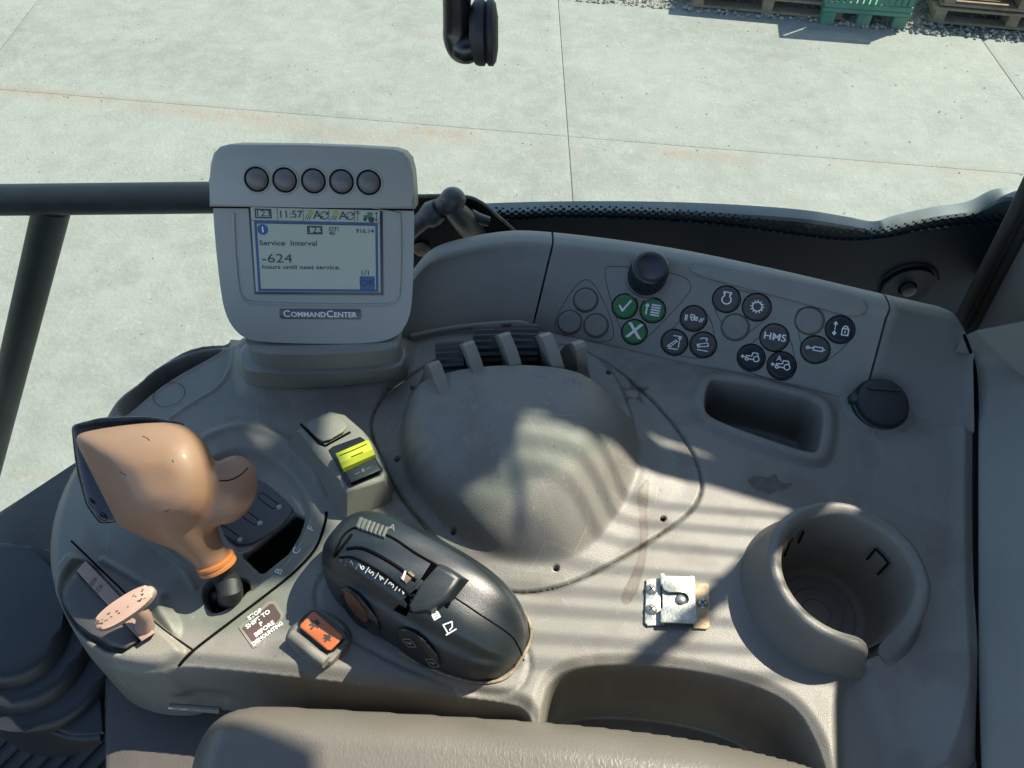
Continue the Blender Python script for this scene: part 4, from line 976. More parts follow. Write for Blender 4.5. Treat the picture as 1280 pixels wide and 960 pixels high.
obj('liner', lathe(cf, [(ri-.001, -.012), (ri-.006, -.039), (ri-.008, -.043), (ri-.013, -.045), (ri-.020, -.0445), (.018, -.0445), (0, -.0445)], 64), 'liner', cup, ang=50)
obj('liner_wall', lathe(cf, [(ri+.0025, .001), (ri-.001, -.012)], 24, a0=-92, a1=-55), 'cup', cup)
for rr_ in (.030, .020, .011): obj('floor_ring', lathe(cf, [(rr_-.0006, -.0444), (rr_, -.0436), (rr_+.0006, -.0444)], 48), 'liner', cup)
def wallpt(a, z, off=.0006):
    r = (RO-.013-.003*((.028-z)/.038)); r -= off; return cf.W(r*math.cos(R(a)), r*math.sin(R(a)), z)
for path in ([(38, -.002), (38, .014), (20, .014), (20, -.004)], [(118, .020), (118, .004)], [(136, .024), (144, .024), (144, .006)]):
    pts = []
    for (a0, z0), (a1, z1) in zip(path, path[1:]): pts += [wallpt(a0+(a1-a0)*q/6, z0+(z1-z0)*q/6) for q in range(7)]
    obj('clip_slot', tube(pts, .0009, 6), 'seam', cup, ang=0)

# ------------------------------------------------------------------ power socket cap
f = flat(1101, 508, .006); f = Frame(P(1102, 504, .010), (1, -.1, 0), Vector((0, .92, .25))); 
so = thing('power_socket', 'round black capped power socket beside the control panel', 'socket', P(1100, 505))
r_ = 32*depth(f.o)/F
obj('cap', lathe(f, [(0, .006), (r_*.8, .006), (r_*.95, .0045), (r_, .002), (r_, -.010)], 40), 'rubber', so)
obj('cap_ridge', box(f, -r_*.62, r_*.62, r_*.42, r_*.50, .0059, .0075, .0004), 'black', so)
obj('hinge', box(f, -r_*1.25, -r_*.9, -.002, .006, -.004, .003, .001), 'black', so)
obj('collar', lathe(f, [(r_*1.0, -.004), (r_*1.03, .0), (r_*1.07, -.001), (r_*1.10, -.010)], 40), 'black', so)

# ------------------------------------------------------------------ metal latch bracket
lb = thing('latch_bracket', 'rusty zinc metal latch plate with three cross head screws', 'bracket', P(845, 765))
ex = P(885, 740)-P(808, 733); lf = Frame(P(845, 757), ex, Vector((0, 0, 1)).cross(ex))
Lq = lambda pts, h=0: [lf.hit(a, b, h) for a, b in pts]
obj('base_plate', plate(lf, Lq([(808, 724), (826, 722), (826, 781), (810, 782), (806, 778)], .0025), .0002, .0022, .0004), 'zinc', lb)
obj('base_plate', plate(lf, Lq([(867, 729), (885, 729), (887, 733), (887, 783), (884, 786), (867, 785)], .0025), .0002, .0022, .0004), 'rusty', lb)
# raised strap with a U cut
L_ = lambda u, v: lf.hit(u, v, .0072)
strap = [L_(828, 719), L_(868, 721), L_(869, 779), L_(828, 778), L_(828, 759), L_(834, 757), L_(852, 757), L_(860, 754), L_(862, 750), L_(861, 745), L_(857, 741), L_(850, 740), L_(836, 740), L_(830, 737), L_(828, 732)]
obj('strap', plate(lf, strap, .0060, .0072, .0003), 'zinc', lb)
for a, b, c, d_ in ((824, 719, 832, 733), (824, 762, 832, 780)):
    x0, y0 = lf.hit(a, d_, .004); x1, y1 = lf.hit(c, b, .004); obj('strap_step', box(lf, x0+.001, x1-.001, y0, y1, .0021, .0069, .0005), 'zinc', lb)
x0, y0 = lf.hit(863.5, 779, .004); x1, y1 = lf.hit(867.5, 722, .004); obj('strap_step', box(lf, x0, x1, y0, y1, .0021, .0069, .0005), 'zinc', lb)
x0, y0 = lf.hit(828, 758, .003); x1, y1 = lf.hit(862, 741, .003); obj('inner_plate', box(lf, x0, x1, y0-.002, y1+.002, .0021, .0042, .0004), 'zinc', lb)
q = lf.at(851, 750, .0042); obj('stud', lathe(q, [(0, .0028), (.002, .0026), (.0036, .0014), (.0042, 0)], 20), 'screw', lb)
for u, v in ((814, 737), (814, 762), (878, 754)):
    q = lf.at(u, v, .0022).rot(.7); s_ = obj('screw', lathe(q, [(0, .0021), (.0022, .0019), (.0038, .0010), (.0043, 0)], 20), 'screw', lb)
    bm = ribbon(q, [[(-.0021, 0), (.0021, 0)], [(0, -.0021), (0, .0021)]], .0007, .0022); obj('cross_slot', bm, 'seam', s_, smooth=False)

# ------------------------------------------------------------------ joystick grip
gl = thing('shift_lever', 'large orange brown moulded lever grip with black face on a bent shaft', 'lever', P(282, 740))
K = .50/F*1.0
def GB(u, v, d): return D(u, v, .545+d)
bm = bmesh.new()
kpx = .545/F
outg = [(92, 549), (96, 541), (125, 535), (152, 531), (180, 528), (208, 527), (230, 530), (248, 540), (260, 556), (268, 575), (272, 600), (270, 630), (261, 650), (244, 663), (220, 671), (195, 674), (168, 668), (148, 660), (144, 640), (130, 612)]
for sc_g, dd_ in ((1, 0), (.93, -.012), (.80, -.023), (.58, -.032), (.30, -.037), (.93, .014), (.75, .028), (.4, .036)):
    hull_pts = [GB(200+(u-200)*sc_g, 600+(v-600)*sc_g, dd_) for u, v in outg]
    if sc_g == 1: allp = []
    allp += hull_pts
hull(bm, allp)
ellipsoid(bm, GB(288, 612, .0), (RT*.019+UP*.005, UP*.024-RT*.0, FWD*.016))
ellipsoid(bm, GB(282, 600, .0), (RT*.019+UP*.002, UP*.012, FWD*.015))
ellipsoid(bm, GB(262, 632, .002), (RT*.022+UP*.012, UP*.018, FWD*.016))
tube([GB(225, 640, .004), GB(244, 668, .010), GB(258, 690, .016), GB(270, 705, .020)], [.026, .0165, .0122, .0116], 24, bm)
tube([GB(200, 640, .004), GB(240, 665, .008), GB(258, 690, .016)], [.021, .0165, .0118], 24, bm)
me = evalmods('grip', bm, [('REMESH', dict(mode='VOXEL', voxel_size=.0016)), ('SMOOTH', dict(factor=.6, iterations=34))])
grip = obj('grip', me, 'orange', gl, ang=0)
bvg = bvh_of(grip)
# black face: hull set behind/left of the shell
bm = bmesh.new()
def inl(u, v, d): return D(u, v, .545+d)
hull(bm, [inl(u, v, d) for u, v, d in ((88, 531, .006), (92, 565, .012), (95, 592, .012), (106, 633, .012), (122, 656, .012), (93, 531, .006), (126, 521, .008), (180, 519, .008), (232, 527, .008), (98, 560, .012), (102, 590, .012), (110, 625, .012), (124, 650, .012), (143, 654, .012), (94, 533, .024), (180, 525, .034), (110, 600, .030), (140, 650, .030), (230, 545, .030), (200, 640, .030))])
me = evalmods('face', bm, [('REMESH', dict(mode='VOXEL', voxel_size=.0014)), ('SMOOTH', dict(factor=.6, iterations=16))]); obj('black_face', me, 'blackgloss', gl, ang=0)
for (u, v, a, b_, an) in ((101, 580, 8, 4.5, 62), (107, 604, 9, 5, 62), (116, 627, 9, 5, 62), (128, 645, 8, 5, 40)):
    bm = bmesh.new(); ca, sa = math.cos(R(an)), math.sin(R(an)); k_ = .55/F
    ellipsoid(bm, inl(u, v, .012), ((RT*ca-UP*sa)*a*k_, (RT*sa+UP*ca)*b_*k_, FWD*.002)); obj('thumb_button', bm, 'blackgloss', gl)
for q_ in ([(178, 545), (184, 548), (187, 551)], [(215, 575), (217, 578)], [(150, 590), (158, 594)], [(205, 640), (212, 637)]): obj('scuff', surf_line(bvg, q_, .0003, lift=-.0001), 'seam', gl, ang=0)
obj('wing_seam', surf_line(bvg, [(274, 601), (288, 600), (300, 594), (310, 585)], .0004), 'seam', gl, ang=0)
pa_, pb_ = GB(268, 700, .0185), GB(275, 713, .0215)
k_ = (pb_-pa_).normalized()
obj('ring', tube([pa_-k_*.001, pa_, pa_+k_*.0022, pa_+k_*.003, pa_+k_*.0038, pa_+k_*.006, pa_+k_*.007], [.0125, .0138, .0138, .0128, .0138, .0138, .012], 32), 'orange2', gl)
sh = [GB(272, 706, .020), GB(282, 722, .035), P(288, 738, .012), P(286, 748, -.01), P(276, 755, -.04)]
obj('shaft', tube(spline(sh, 5), .0088, 20), 'rubber', gl)
bm = bmesh.new(); ellipsoid(bm, P(278, 748, -.022), (Vector((.022, 0, 0)), Vector((0, .016, 0)), Vector((0, 0, .014)))); obj('boot', bm, 'blackgloss', gl)

# ------------------------------------------------------------------ small left lever module
hl = thing('hand_lever', 'faded pink sliding lever with an oval knob in a black gate', 'lever', P(150, 770))
hc = [(84, 722), (98, 704), (150, 750), (192, 792), (176, 806), (148, 822), (100, 790), (80, 764), (73, 744)]
zt = .010
top_ = ringz(smooth_loop([(86, 726), (98, 712), (150, 760), (180, 798), (150, 816), (102, 784), (82, 762), (76, 744)], 1), zt)
bot_ = ringz(smooth_loop([(86, 726), (98, 712), (150, 760), (180, 798), (150, 816), (102, 784), (82, 762), (76, 744)], 1), -.004)
obj('gate_cover', prism(top_, bot_, .005, 4), 'gate', hl, ang=60)
bar_ = [(96, 714), (107, 701), (194, 791), (177, 802)]
bm = prism(ringz(bar_, .013), ringz(bar_, .0), .0008); obj('slider_bar', bm, 'pink', hl)
for u, v, r_ in ((116, 728, .0022), (123, 737, .0018)):
    q = flat(u, v, .0130); lp_ = [(x*.6+y*.5, y*1.6) for x, y in rrect(.004, .004, .0018)]; obj('worn_mark', ribbon(q, [lp_], .0006, .0004), mat_outline, hl, smooth=False)
kc_ = P(157, 760, .045); dirv = (P(190, 738, .045)-P(124, 782, .045)).normalized(); 
nv = Vector((-.15, -.45, .88)).normalized(); sv = nv.cross(dirv).normalized()
kfm = Frame(kc_, dirv, sv); hlw = 39*depth(kc_)/F
lp_ = [(hlw*math.copysign(abs(math.cos(t_))**.85, math.cos(t_)), .0072*math.copysign(abs(math.sin(t_))**.9, math.sin(t_))) for t_ in [2*math.pi*k/40 for k in range(40)]]
obj('knob', plate(kfm, lp_, -.0040, .0035, .0028, 4), 'pink', hl, ang=60)
dk = mat('burnt_print', (.05, .035, .03), .6)
text('knob_print', '- \u00b7 \u25cf =', kfm, .007, dk, hl, .0037) if False else None
bm = bmesh.new()
for i in range(16):
    x = random.gauss(.001, .009); y = random.gauss(0, .0018); l = random.uniform(.0004, .0022); ribbon(kfm, [[(x, y), (x+l*.8, y+random.uniform(-.001, .001))]], random.uniform(.0005, .0010), .0036, bm)
ribbon(kfm, [[(-.0155, -.001), (-.0185, .001), (-.0165, .002)]], .0012, .0036, bm)
o = obj('worn_print', bm, dk, hl, smooth=False); o['kind'] = 'stuff'
obj('stem', tube([kfm.W(.004, -.002, -.004), P(180, 770, .026), P(181, 784, .012)], [.0055, .005, .0065], 14), 'pink', hl)

# ------------------------------------------------------------------ switch block with yellow rocker
sb = thing('switch_block', 'raised grey switch housing with a yellow rocker and blank cap', 'switch', P(425, 590))
bs = [(356, 556), (384, 532), (420, 524), (456, 545), (474, 570), (492, 612), (486, 630), (430, 654), (414, 640)]
tp_ = [(368, 540), (384, 526), (412, 514), (430, 518), (452, 537), (470, 562), (483, 590), (480, 598), (434, 614), (424, 606), (404, 572)]
bs_ = [(358, 560), (376, 540), (412, 522), (438, 528), (462, 548), (480, 575), (494, 614), (490, 632), (434, 656), (420, 644), (396, 598)]
zb = lambda i: .022
T_ = [P(a, b, .024) for a, b in tp_]; B_ = [P(a, b, -.003) for a, b in bs_]
obj('housing', prism(T_, B_, .003, 4), 'console', sb, ang=50)
cap = [(379, 529), (413, 517), (424, 522), (438, 536), (406, 553), (399, 551)]
obj('blank_cap', prism(ringz(smooth_loop(cap, 1), .027), ringz(smooth_loop(cap, 1), .022), .0015, 3), 'console', sb, ang=60)
obj('cap_gap', tube([P(a, b, .0245) for a, b in ((376, 530), (399, 554), (407, 557), (438, 540))], .0010, 6), 'seam', sb)
well = [(411, 562), (416, 558), (450, 546), (455, 549), (479, 588), (476, 593), (438, 609), (433, 606)]
obj('well', prism(ringz(well, .0252), ringz(well, .022), .0006), 'blackgloss', sb)
# rocker: black body with a yellow rolled grip
ex_ = (P(462, 553, .03)-P(420, 571, .03)).normalized(); fw = ex_.cross(Vector((0, 0, 1)))   # towards the viewer
ya, yb2 = P(425, 580, .027), P(465, 562, .027); Lr = (yb2-ya).length
rf = Frame(ya, ex_, Vector((0, 0, 1)))
prof = [(-.0085, -.001), (-.0088, .003), (-.006, .0065), (-.001, .0080), (.004, .0068), (.0072, .0035), (.0078, -.001)]
def extr(prof, fr, x0, x1, bev=0):
    # profile across (toward viewer, up), extruded along fr.ex
    A_ = [fr.W(x0, z, y) for y, z in prof]; B_ = [fr.W(x1, z, y) for y, z in prof]; return prism(A_, B_)
sgn = 1 if rf.ez.dot(CAM-rf.o) > 0 else -1
obj('yellow_rocker', extr([(sgn*a, b) for a, b in prof], rf, 0, Lr), 'yellow', sb, ang=30)
obj('grip_line', tube([rf.W(.002, .0078, sgn*-.002), rf.W(Lr*.5, .0080, sgn*-.0015), rf.W(Lr*.9, .0078, sgn*-.002)], .0004, 6), 'seam', sb)
obj('grip_line', tube([rf.W(Lr*.35, .0072, sgn*.003), rf.W(Lr*.7, .0072, sgn*.0032)], .0004, 6), 'seam', sb)
rk = [(431, 590), (468, 572), (476, 588), (438, 604)]
obj('rocker_base', prism(ringz(rk, .030), ringz(rk, .0245), .0012), 'black', sb)
text('worn_mark', '\u2014 II \u2014', Frame(P(454, 588, .0302), P(470, 581, .03)-P(440, 595, .03), (0, 1, 0)), .0045, 'dim', sb, .0001)
ll = [(447, 618), (474, 607), (473, 596)]
obj('label_line', tube([shoot(bvh_of(sb.children[0]), a, b)[0] for a, b in ((446, 612), (447, 620), (474, 609), (474, 598))], .0005, 6), 'seam', sb)

# ------------------------------------------------------------------ black throttle pod
th = thing('throttle_pod', 'black rounded throttle housing with numbered slider track and paddle', 'throttle', P(535, 775))
A0, B0 = P(431, 692, 0), P(636, 812, 0)
axd = (B0-A0).normalized(); mid = (A0+B0)/2; hlf = (B0-A0).length/2+.010
tf = Frame(mid, axd, Vector((0, 0, 1)).cross(axd))
def podsec(s, n=56):
    a = abs(s); w_ = .0385*(1-a**3.0)**.42*(1+.03*s); h_ = (.058-.008*s-.006*s*s)*(1-a**4.2)**.40
    o_ = []
    for k in range(n+1):
        t_ = math.pi*k/n; c_, s_ = math.cos(t_), math.sin(t_)
        cr = .0045*(1-ss(.50, .66, abs(c_*1.0)))*(1-a**6)*ss(-.98, -.6, s)-.0022*math.exp(-((abs(c_)-.72)/.09)**2)*(1-a**6)
        o_.append((w_*math.copysign(abs(c_)**.62, c_)*(1-.10*s_), max(0, h_*abs(s_)**.66+float(cr)-.002*s_)))
    return o_
bm = bmesh.new(); rows = []; NS = 64
for i in range(NS+1):
    s = -math.cos(math.pi*i/NS)*.999; rows.append([bm.verts.new(tf.W(s*hlf, y, z-.001)) for y, z in podsec(s)])
for a, b in zip(rows, rows[1:]):
    for k in range(len(a)-1): bm.faces.new((a[k], b[k], b[k+1], a[k+1]))
bm.faces.new(rows[0]); bm.faces.new(rows[-1][::-1])
body = obj('housing', bm, 'black', th, ang=60); bvk = bvh_of(body)
def sl(pts, r=.0006, name='seam', m='seam', lift=0): return obj(name, surf_line(bvk, pts, r, lift=lift), m, th, ang=0)
sl([(418, 696), (428, 672), (443, 660), (462, 662), (490, 672), (520, 692), (548, 708), (566, 722)], .0010)
sl([(566, 745), (600, 768), (636, 792), (648, 808), (655, 826)], .0006)
sl([(434, 686), (455, 686), (490, 704), (520, 726)], .0013, 'slider_groove')
sl([(425, 697), (445, 698), (480, 718), (505, 738), (520, 752)], .0010, 'slider_groove')
sl([(420, 694), (428, 684), (440, 668)], .0012, 'slider_groove')
# pointer between the tracks, brown patch
obj('slider_pointer', surf_plate(bvk, [(500, 722), (513, 714), (519, 720), (508, 730)], .0012, .0004), 'brass', th)
obj('pointer_mark', surf_plate(bvk, [(502, 724), (506, 714), (508, 715), (505, 726)], .0015), 'white', th)
nums = [('8', 427, 700), ('7', 441, 704), ('6', 453, 709), ('5', 465, 716), ('4', 477, 723), ('3', 490, 731), ('2', 503, 739)]
for s, u, v in nums:
    fr = fr_on(bvk, u, v, .62, -.85) ; text('scale_number', s, fr, .0062 if s in '23456' else .005, 'white' if s in '23456' else 'dim', th, .0006)
    if s != '2':
        f2 = fr_on(bvk, u+6.3, v+3.6, .55, -.85); obj('scale_mark', ribbon(f2, [[(-.0022, 0), (.0022, 0)]], .0005, .0006), 'white' if s in '23456' else 'dim', th, smooth=False)
# ribbed wheel at the far end
for i in range(7):
    u = 451+i*5.2; v = 648+i*1.9
    pq = [(u, v), (u+3.6, v+1), (u-1.6, v+14), (u-5.4, v+12)]
    obj('wheel_rib', surf_plate(bvk, pq, .0022, .0006), mat_rib if 'mat_rib' in globals() else globals().setdefault('mat_rib', mat('wheel_grey', (.16, .16, .15), .5)), th)
text('worn_mark', 'A', fr_on(bvk, 490, 660, .8, .3), .008, 'dim', th, .0006)
# paddle
pt = [(547, 704), (575, 722), (557, 748), (536, 762), (514, 766), (509, 756), (528, 726)]
ptz = [.071, .068, .066, .064, .062, .064, .070]
T_ = [P(a, b, z) for (a, b), z in zip(pt, ptz)]; c_ = sum(T_, Vector())/len(T_)
B_ = [c_+(p-c_)*1.0+Vector((.006, .005, -.016)) for p in T_]
obj('paddle', prism(T_, B_, .0030, 4), 'black', th, ang=60)
obj('paddle_slot', surf_plate(bvk, [(540, 702), (580, 724), (560, 760), (516, 766), (504, 760), (516, 735), (528, 722)], .0008, .0003), 'void', th)
obj('paddle_slot', surf_plate(bvk, [(492, 762), (506, 748), (520, 736), (528, 742), (514, 758), (508, 770)], .0006), 'void', th)
lk = fr_on(bvk, 545, 769, .85, -.5); obj('lock_symbol', ribbon(lk, [[(-.002, -.002), (.002, -.002), (.002, .001), (-.002, .001), (-.002, -.002)], [(-.002, -.0005), (.002, -.0005)], arcp(0, .0015, .0016, 0, 180)], .0011, .0006), 'white', th, smooth=False)
lk = fr_on(bvk, 562, 783, .85, -.5); obj('flag_symbol', ribbon(lk, [[(-.003, -.003), (-.003, .003), (.003, .002), (.0015, -.001), (-.001, -.002)], [(-.0045, -.0035), (.003, -.0035)]], .0009, .0006), 'white', th, smooth=False)
# side buttons
b1 = obj('side_button', surf_plate(bvk, ell(452, 762, 36, 12, 52), .0028, .0016, seg=3), 'blackgloss', th, ang=60)
obj('button_inset', surf_plate(bvh_of(b1), ell(446, 758, 23, 6.5, 54), .0010, .0004), mat('inset_brown', (.10, .045, .025), .5, .3, 200), b1)
b2 = obj('side_button', surf_plate(bvk, ell(524, 808, 34, 13, 42), .0030, .0018, seg=3), 'blackgloss', th, ang=60)
bq2 = bvh_of(b2)
for u, v in ((512, 803), (541, 828)):
    f = fr_on(bq2, u, v, .8, -.5); lp_ = rrect(.0085, .0075, .0012); obj('square_symbol', ribbon(f, [lp_+[lp_[0]], [(-.0022, 0), (.0022, 0)], [(-.0022, .0015), (0, -.0015), (.0022, .0015)]], .0005, .0006), 'dim', b2, smooth=False)
# dusty gasket at the foot
gk = [mid+axd*(hlf+.001)*math.cos(R(a))+tf.ey*.0405*math.copysign(abs(math.sin(R(a)))**.62, math.sin(R(a))) for a in range(-85, 86, 5)]
obj('gasket', tube([p+Vector((0, 0, .0006)) for p in gk], .0012, 8), mat('dusty_gasket', (.30, .25, .17), .9, .3, 300, .6, 800), th, ang=0)

# ------------------------------------------------------------------ orange rocker switch
orr = thing('orange_rocker', 'orange rocker switch in a raised grey teardrop surround', 'switch', P(400, 795))
td = [(360, 792), (372, 778), (388, 768), (400, 764), (422, 776), (436, 790), (434, 806), (428, 812), (414, 828), (404, 832), (384, 822), (368, 808)]
obj('surround', prism(ringz(smooth_loop(td, 2), .006), [P(a, b, -.002)+Vector((0, 0, 0)) for a, b in smooth_loop([(354, 796), (368, 774), (388, 762), (402, 758), (430, 774), (442, 790), (440, 808), (432, 816), (414, 836), (400, 838), (378, 828), (362, 812)], 2)], .003, 4), 'console', orr, ang=60)
wl = [(370, 782), (394, 762), (434, 792), (412, 816)]
obj('well', prism(ringz(smooth_loop([(368, 784), (384, 764), (396, 762), (434, 790), (432, 800), (414, 818), (400, 812)], 1), .0072), ringz(smooth_loop([(368, 784), (384, 764), (396, 762), (434, 790), (432, 800), (414, 818), (400, 812)], 1), .0), .0006), 'blackgloss', orr)
rq = [(374, 784), (376, 780), (390, 765), (395, 765), (428, 792), (430, 797), (414, 813), (409, 813)]
rt = obj('rocker', prism(ringz(rq, .0115), ringz(rq, .006), .0014, 3), 'orange3', orr, ang=60)
for u, v, s in ((393, 780, 1.1), (409, 797, .85)):
    q = Frame(P(u, v, .0116), P(u+10, v+7, 0)-P(u, v, 0), (0, 1, 0)); bm = bmesh.new()
    ribbon(q, [[(-.0035*s, .0005), (.0035*s, -.0005)], [(0, .003*s), (.0005, -.0035*s)], [(-.002*s, -.002*s), (.002*s, .002*s)]], .0015*s, .0001, bm)
    ribbon(q, [[(-.001, .001), (.001, .001), (.001, -.001)]], .0018*s, .0002, bm); obj('worn_symbol', bm, dk, rt, smooth=False)
obj('surround_lip', tube([P(a, b, .0065) for a, b in ((364, 794), (380, 806), (396, 820), (408, 828))], .0042, 12), 'console', orr)

# ------------------------------------------------------------------ warning sticker
sk_ = thing('warning_sticker', 'worn brown sticker reading stop shift to P before dismounting', 'sticker', P(328, 781))
ex = P(350, 756)-P(310, 784); qf = Frame(P(328, 780, .0), P(348, 754, 0)-P(298, 786, 0), (0, 0, 1)); qf = Frame(P(328, 780, 0), P(352, 760, 0)-P(316, 784, 0), Vector((0, 0, 1)).cross(P(352, 760, 0)-P(316, 784, 0)))
so_ = [(298, 784), (336, 751), (344, 751), (355, 768), (353, 774), (322, 808), (316, 810)]
sticks = sorted([shoot(bvt, a, b)[0].z for a, b in so_])[-1]
base = obj('backing', prism(ringz(so_, sticks+.0006), ringz(so_, sticks-.0005)), mat('sticker_edge', (.3, .27, .23), .5), sk_)
si = [(303, 785), (337, 755), (342, 755), (351, 769), (350, 773), (322, 803), (317, 804)]
fc = obj('printed_face', prism(ringz(si, sticks+.0009), ringz(si, sticks+.0004)), 'sticker', sk_)
tx = P(350, 776)-P(322, 803); tx = P(344, 754)-P(303, 786); tx = P(336, 761, 0)-P(311, 783, 0)
# text baseline direction: from lower left to upper right
for i, (s, u, v, wd) in enumerate((('STOP', 318.5, 768, .0045), ('SHIFT TO', 322.5, 774, .0045), ('P', 326.5, 780, .0045), ('BEFORE', 330.5, 786, .0045), ('DISMOUNTING', 334.5, 792, .0041))):
    e = (P(351, 780)-P(322, 801)); f = Frame(P(u, v, sticks+.0011), e, Vector((0, 0, 1)).cross(e)); text('sticker_text', s, f, wd, 'white', fc, 0, bold=.00014, sx=1.0 if i < 4 else .86)

# ------------------------------------------------------------------ armrest
arm = [(222, 1000), (226, 950), (240, 912), (262, 886), (296, 873), (340, 872), (500, 881), (700, 893), (860, 911), (960, 932), (1035, 952), (1090, 985), (1110, 1040), (1110, 1250), (222, 1250)]
ap = smooth_loop(pxy(arm, .028), 3)
st_ = .0016; xs = np.arange(min(p[0] for p in ap)-.01, max(p[0] for p in ap)+.01, st_); ys = np.arange(min(p[1] for p in ap), max(p[1] for p in ap)+.01, st_); X3, Y3 = np.meshgrid(xs, ys)
da = sdf(X3, Y3, ap); Za = .034-.024*np.clip(1-np.clip(da, 0, .028)/.028, 0, 1)**2.2; Za = np.where(da < 0, Za-np.clip(-da*12, 0, .08), Za)+.001*(fbm(X3, Y3, 9, 2)-.5)
armo = thing('armrest', 'padded brown vinyl armrest along the bottom edge of the view', 'armrest', P(650, 950))
sheet('pad', X3, Y3, Za, da > -.006, 'armrest', armo)
c_ = smooth_loop(pxy(arm, .028), 1); cc = Vector((sum(p[0] for p in c_)/len(c_), sum(p[1] for p in c_)/len(c_), 0))
obj('shell', prism([cc+(Vector((x, y, 0))-cc)*.985+Vector((0, 0, -.012)) for x, y in c_], [cc+(Vector((x, y, 0))-cc)*.93+Vector((0, 0, -.07)) for x, y in c_], .004), 'black', armo)

# ------------------------------------------------------------------ lower left: seat side, bellows, floor
fm = thing('floor_mat', 'black ribbed rubber floor mat at the bottom left corner', 'floor mat', P(30, 930, -.45))
e = P(60, 890, -.45)-P(0, 950, -.45); ff = Frame(P(30, 930, -.452), e, Vector((0, 0, 1)).cross(e))
obj('base', box(ff, -.5, .14, -.5, .09, -.012, 0), 'mat', fm)
for k in range(25): obj('rib', box(ff, -.45, .13, -.40+k*.019, -.40+k*.019+.011, -.001, .004, .0012), 'mat', fm)
cl = thing('cab_floor_panel', 'dark plastic floor panel left of the console below the window', 'panel', P(40, 640, -.14))
pp_ = [(-200, 770), (-60, 690), (0, 640), (40, 614), (96, 584), (130, 560), (180, 700), (180, 900), (60, 880), (-200, 900)]
obj('skin', prism(ringz(pp_, -.10), ringz(pp_, -.13), .006, 3), mat('floor_panel', (.022, .026, .030), .6, .2, 30, .3, 700, dust=.2), cl)
bl = thing('seat_bellows', 'dark folded rubber bellows at the lower left of the console', 'bellows', P(30, 800, -.08))
bmat_ = mat('bellows_rubber', (.013, .018, .022), .5, .25, 40, .3, 700, dust=.3, dustcol=(.075, .085, .085))
for i, (cx, cy, rx, ry, z) in enumerate(((38, 800, 104, 120, -.085), (14, 782, 92, 104, -.073), (-6, 764, 84, 88, -.060))):
    pts_ = ell(cx, cy, rx, ry, 35, 40); T_ = [P(a, b, z) for a, b in pts_]; c2 = sum(T_, Vector())/len(T_); B_ = [c2+(p-c2)*1.06+Vector((0, 0, -.014 if i else -.06)) for p in T_]
    obj('fold', prism(T_, B_, .006, 4), bmat_, bl, ang=60)
e_ = [P(-10, 868, -.10), P(40, 900, -.10), P(90, 920, -.10), P(128, 920, -.10)]
obj('lower_lip', tube(spline(e_, 5), .004, 10), bmat_, bl)
obj('flap', prism(ringz([(-60, 800), (60, 740), (125, 830), (132, 918), (90, 922), (20, 896), (-60, 850)], -.095), ringz([(-60, 800), (60, 740), (125, 830), (132, 918), (90, 922), (20, 896), (-60, 850)], -.11), .004), bmat_, bl)

# ================================================================== CAB SHELL AND ADDED SUN MASK (openings cut to shape the sun patches)
XO = .64
def back(u, v, z=0):
    p = P(u, v, z); t_ = (XO-p.x)/SUN.x; q = p+SUN*t_; return (q.y, q.z)
lit = [(-500, 680), (110, 690), (180, 762), (250, 716), (330, 728), (385, 662), (372, 640), (345, 590), (352, 556), (385, 535), (432, 535), (460, 556), (464, 574), (440, 590), (445, 615), (468, 640), (498, 668), (540, 655), (548, 606), (600, 606), (640, 622), (700, 604), (760, 592), (880, 606), (1000, 642), (1012, 672), (1040, 800), (1046, 900), (1050, 1300), (330, 1300), (312, 985), (200, 930), (-500, 960)]
lit2 = [(280, 528), (318, 534), (338, 552), (335, 572), (318, 566), (296, 552)]
lit3 = [(486, 546), (530, 556), (520, 570), (488, 566)]
strip_ = [(775, 541), (800, 556), (860, 572), (950, 602), (925, 585), (860, 560), (800, 540)]
band = None
def panel_with_holes(name, outer, holes_, x, th_, m, parent):
    loops = [[Vector((a, b, 0)) for a, b in outer]]+[[Vector((a, b, 0)) for a, b in h_] for h_ in holes_]
    tris = tessellate_polygon(loops); flat_ = [p for l in loops for p in l]; bm = bmesh.new()
    f_ = [bm.verts.new((x, p.x, p.y)) for p in flat_]; g_ = [bm.verts.new((x+th_, p.x, p.y)) for p in flat_]
    for t_ in tris:
        try: bm.faces.new([f_[i] for i in t_]); bm.faces.new([g_[i] for i in t_][::-1])
        except ValueError: pass
    k = 0
    for l in loops:
        n_ = len(l)
        for i in range(n_): bm.faces.new((f_[k+i], f_[k+(i+1) % n_], g_[k+(i+1) % n_], g_[k+i]))
        k += n_
    return obj(name, bm, m, parent, smooth=False)
cf_ = thing('cab_shell_sun_mask', 'unseen cab roof, wall and floor with an added panel shaping the sunlight', 'cab shell', (XO, .5, .5))
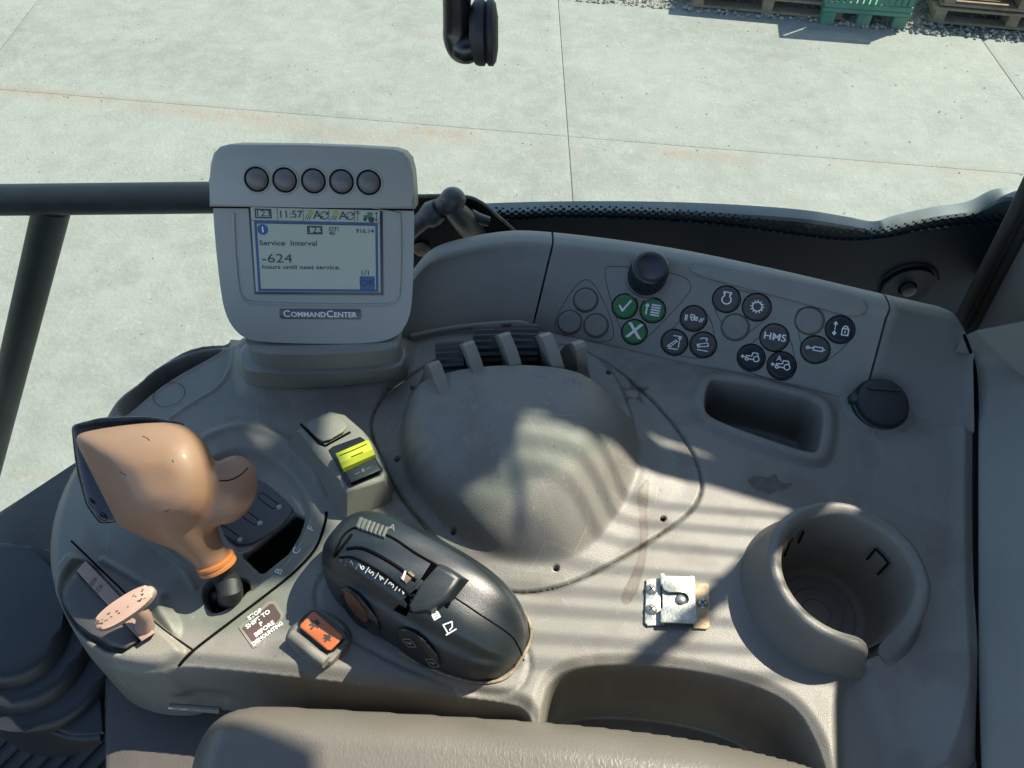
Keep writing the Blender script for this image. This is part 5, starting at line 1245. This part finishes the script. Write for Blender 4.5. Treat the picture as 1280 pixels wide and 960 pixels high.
hole = [back(*p) for p in lit]; hole = [(max(-.55, min(1.25, a)), max(.05, min(2.1, b))) for a, b in hole]
h2_ = [back(*p) for p in strip_]; h3_ = [back(*p) for p in lit2]; h4_ = [back(*p) for p in lit3]
panel_with_holes('sun_mask_panel', [(-.8, .03), (.42, .03), (.44, .262), (1.35, .262), (1.35, 2.2), (-.8, 2.2)], [hole, h2_, h3_], XO, .02, 'headliner', cf_)  # added occluder, openings traced back along the sun from the wanted lit patches
bm = box(Frame((0, 0, 0), (1, 0, 0), (0, 1, 0)), -1.19, .62, -.85, .05, 1.05, 1.1); 
obj('roof', bm, 'headliner', cf_)
for nm, q in (('left_wall', (-1.25, -1.2, -.9, .60, -1.0, .15)), ('cab_floor', (-1.19, -.30, -.9, .45, -.52, -.47))):
    obj(nm, box(Frame((0, 0, 0), (1, 0, 0), (0, 1, 0)), q[0], q[1], q[2], q[3], q[4], q[5]), 'headliner', cf_)
# unseen rods added on the right to throw the thin parallel shadows
gr = thing('shadow_rods', 'unseen thin rods added to throw parallel shadow stripes', 'shadow rods', (.69, .4, .7))
def sunpt(u, v, x, z=0):
    p = P(u, v, z); return p+SUN*((x-p.x)/SUN.x)
for k, (l, r_) in enumerate((((560, 570), (1000, 604)), ((540, 608), (1010, 648)), ((540, 632), (1000, 671)), ((600, 662), (980, 697)), ((600, 698), (980, 730)), ((560, 728), (960, 757)), ((520, 752), (960, 782)), ((480, 786), (960, 815)), ((460, 818), (960, 846)))):
    a, b = sunpt(l[0], l[1], .69), sunpt(r_[0], r_[1], .69); d_ = (b-a).normalized(); obj('rod', tube([a-d_*.1, b+d_*.1], .0017, 8), 'rail', gr)
# unseen slanting bar added so its shadow falls beside the latch bracket
ws = thing('shadow_bar', 'unseen black bar added to cast a slanting shadow band', 'shadow bar', (.7, .3, .5))
a, b = sunpt(905, 735, .70), sunpt(780, 850, .70); d_ = (b-a).normalized(); obj('tube', tube([a-d_*.12, b+d_*.005], .0085, 14), 'rail', ws)
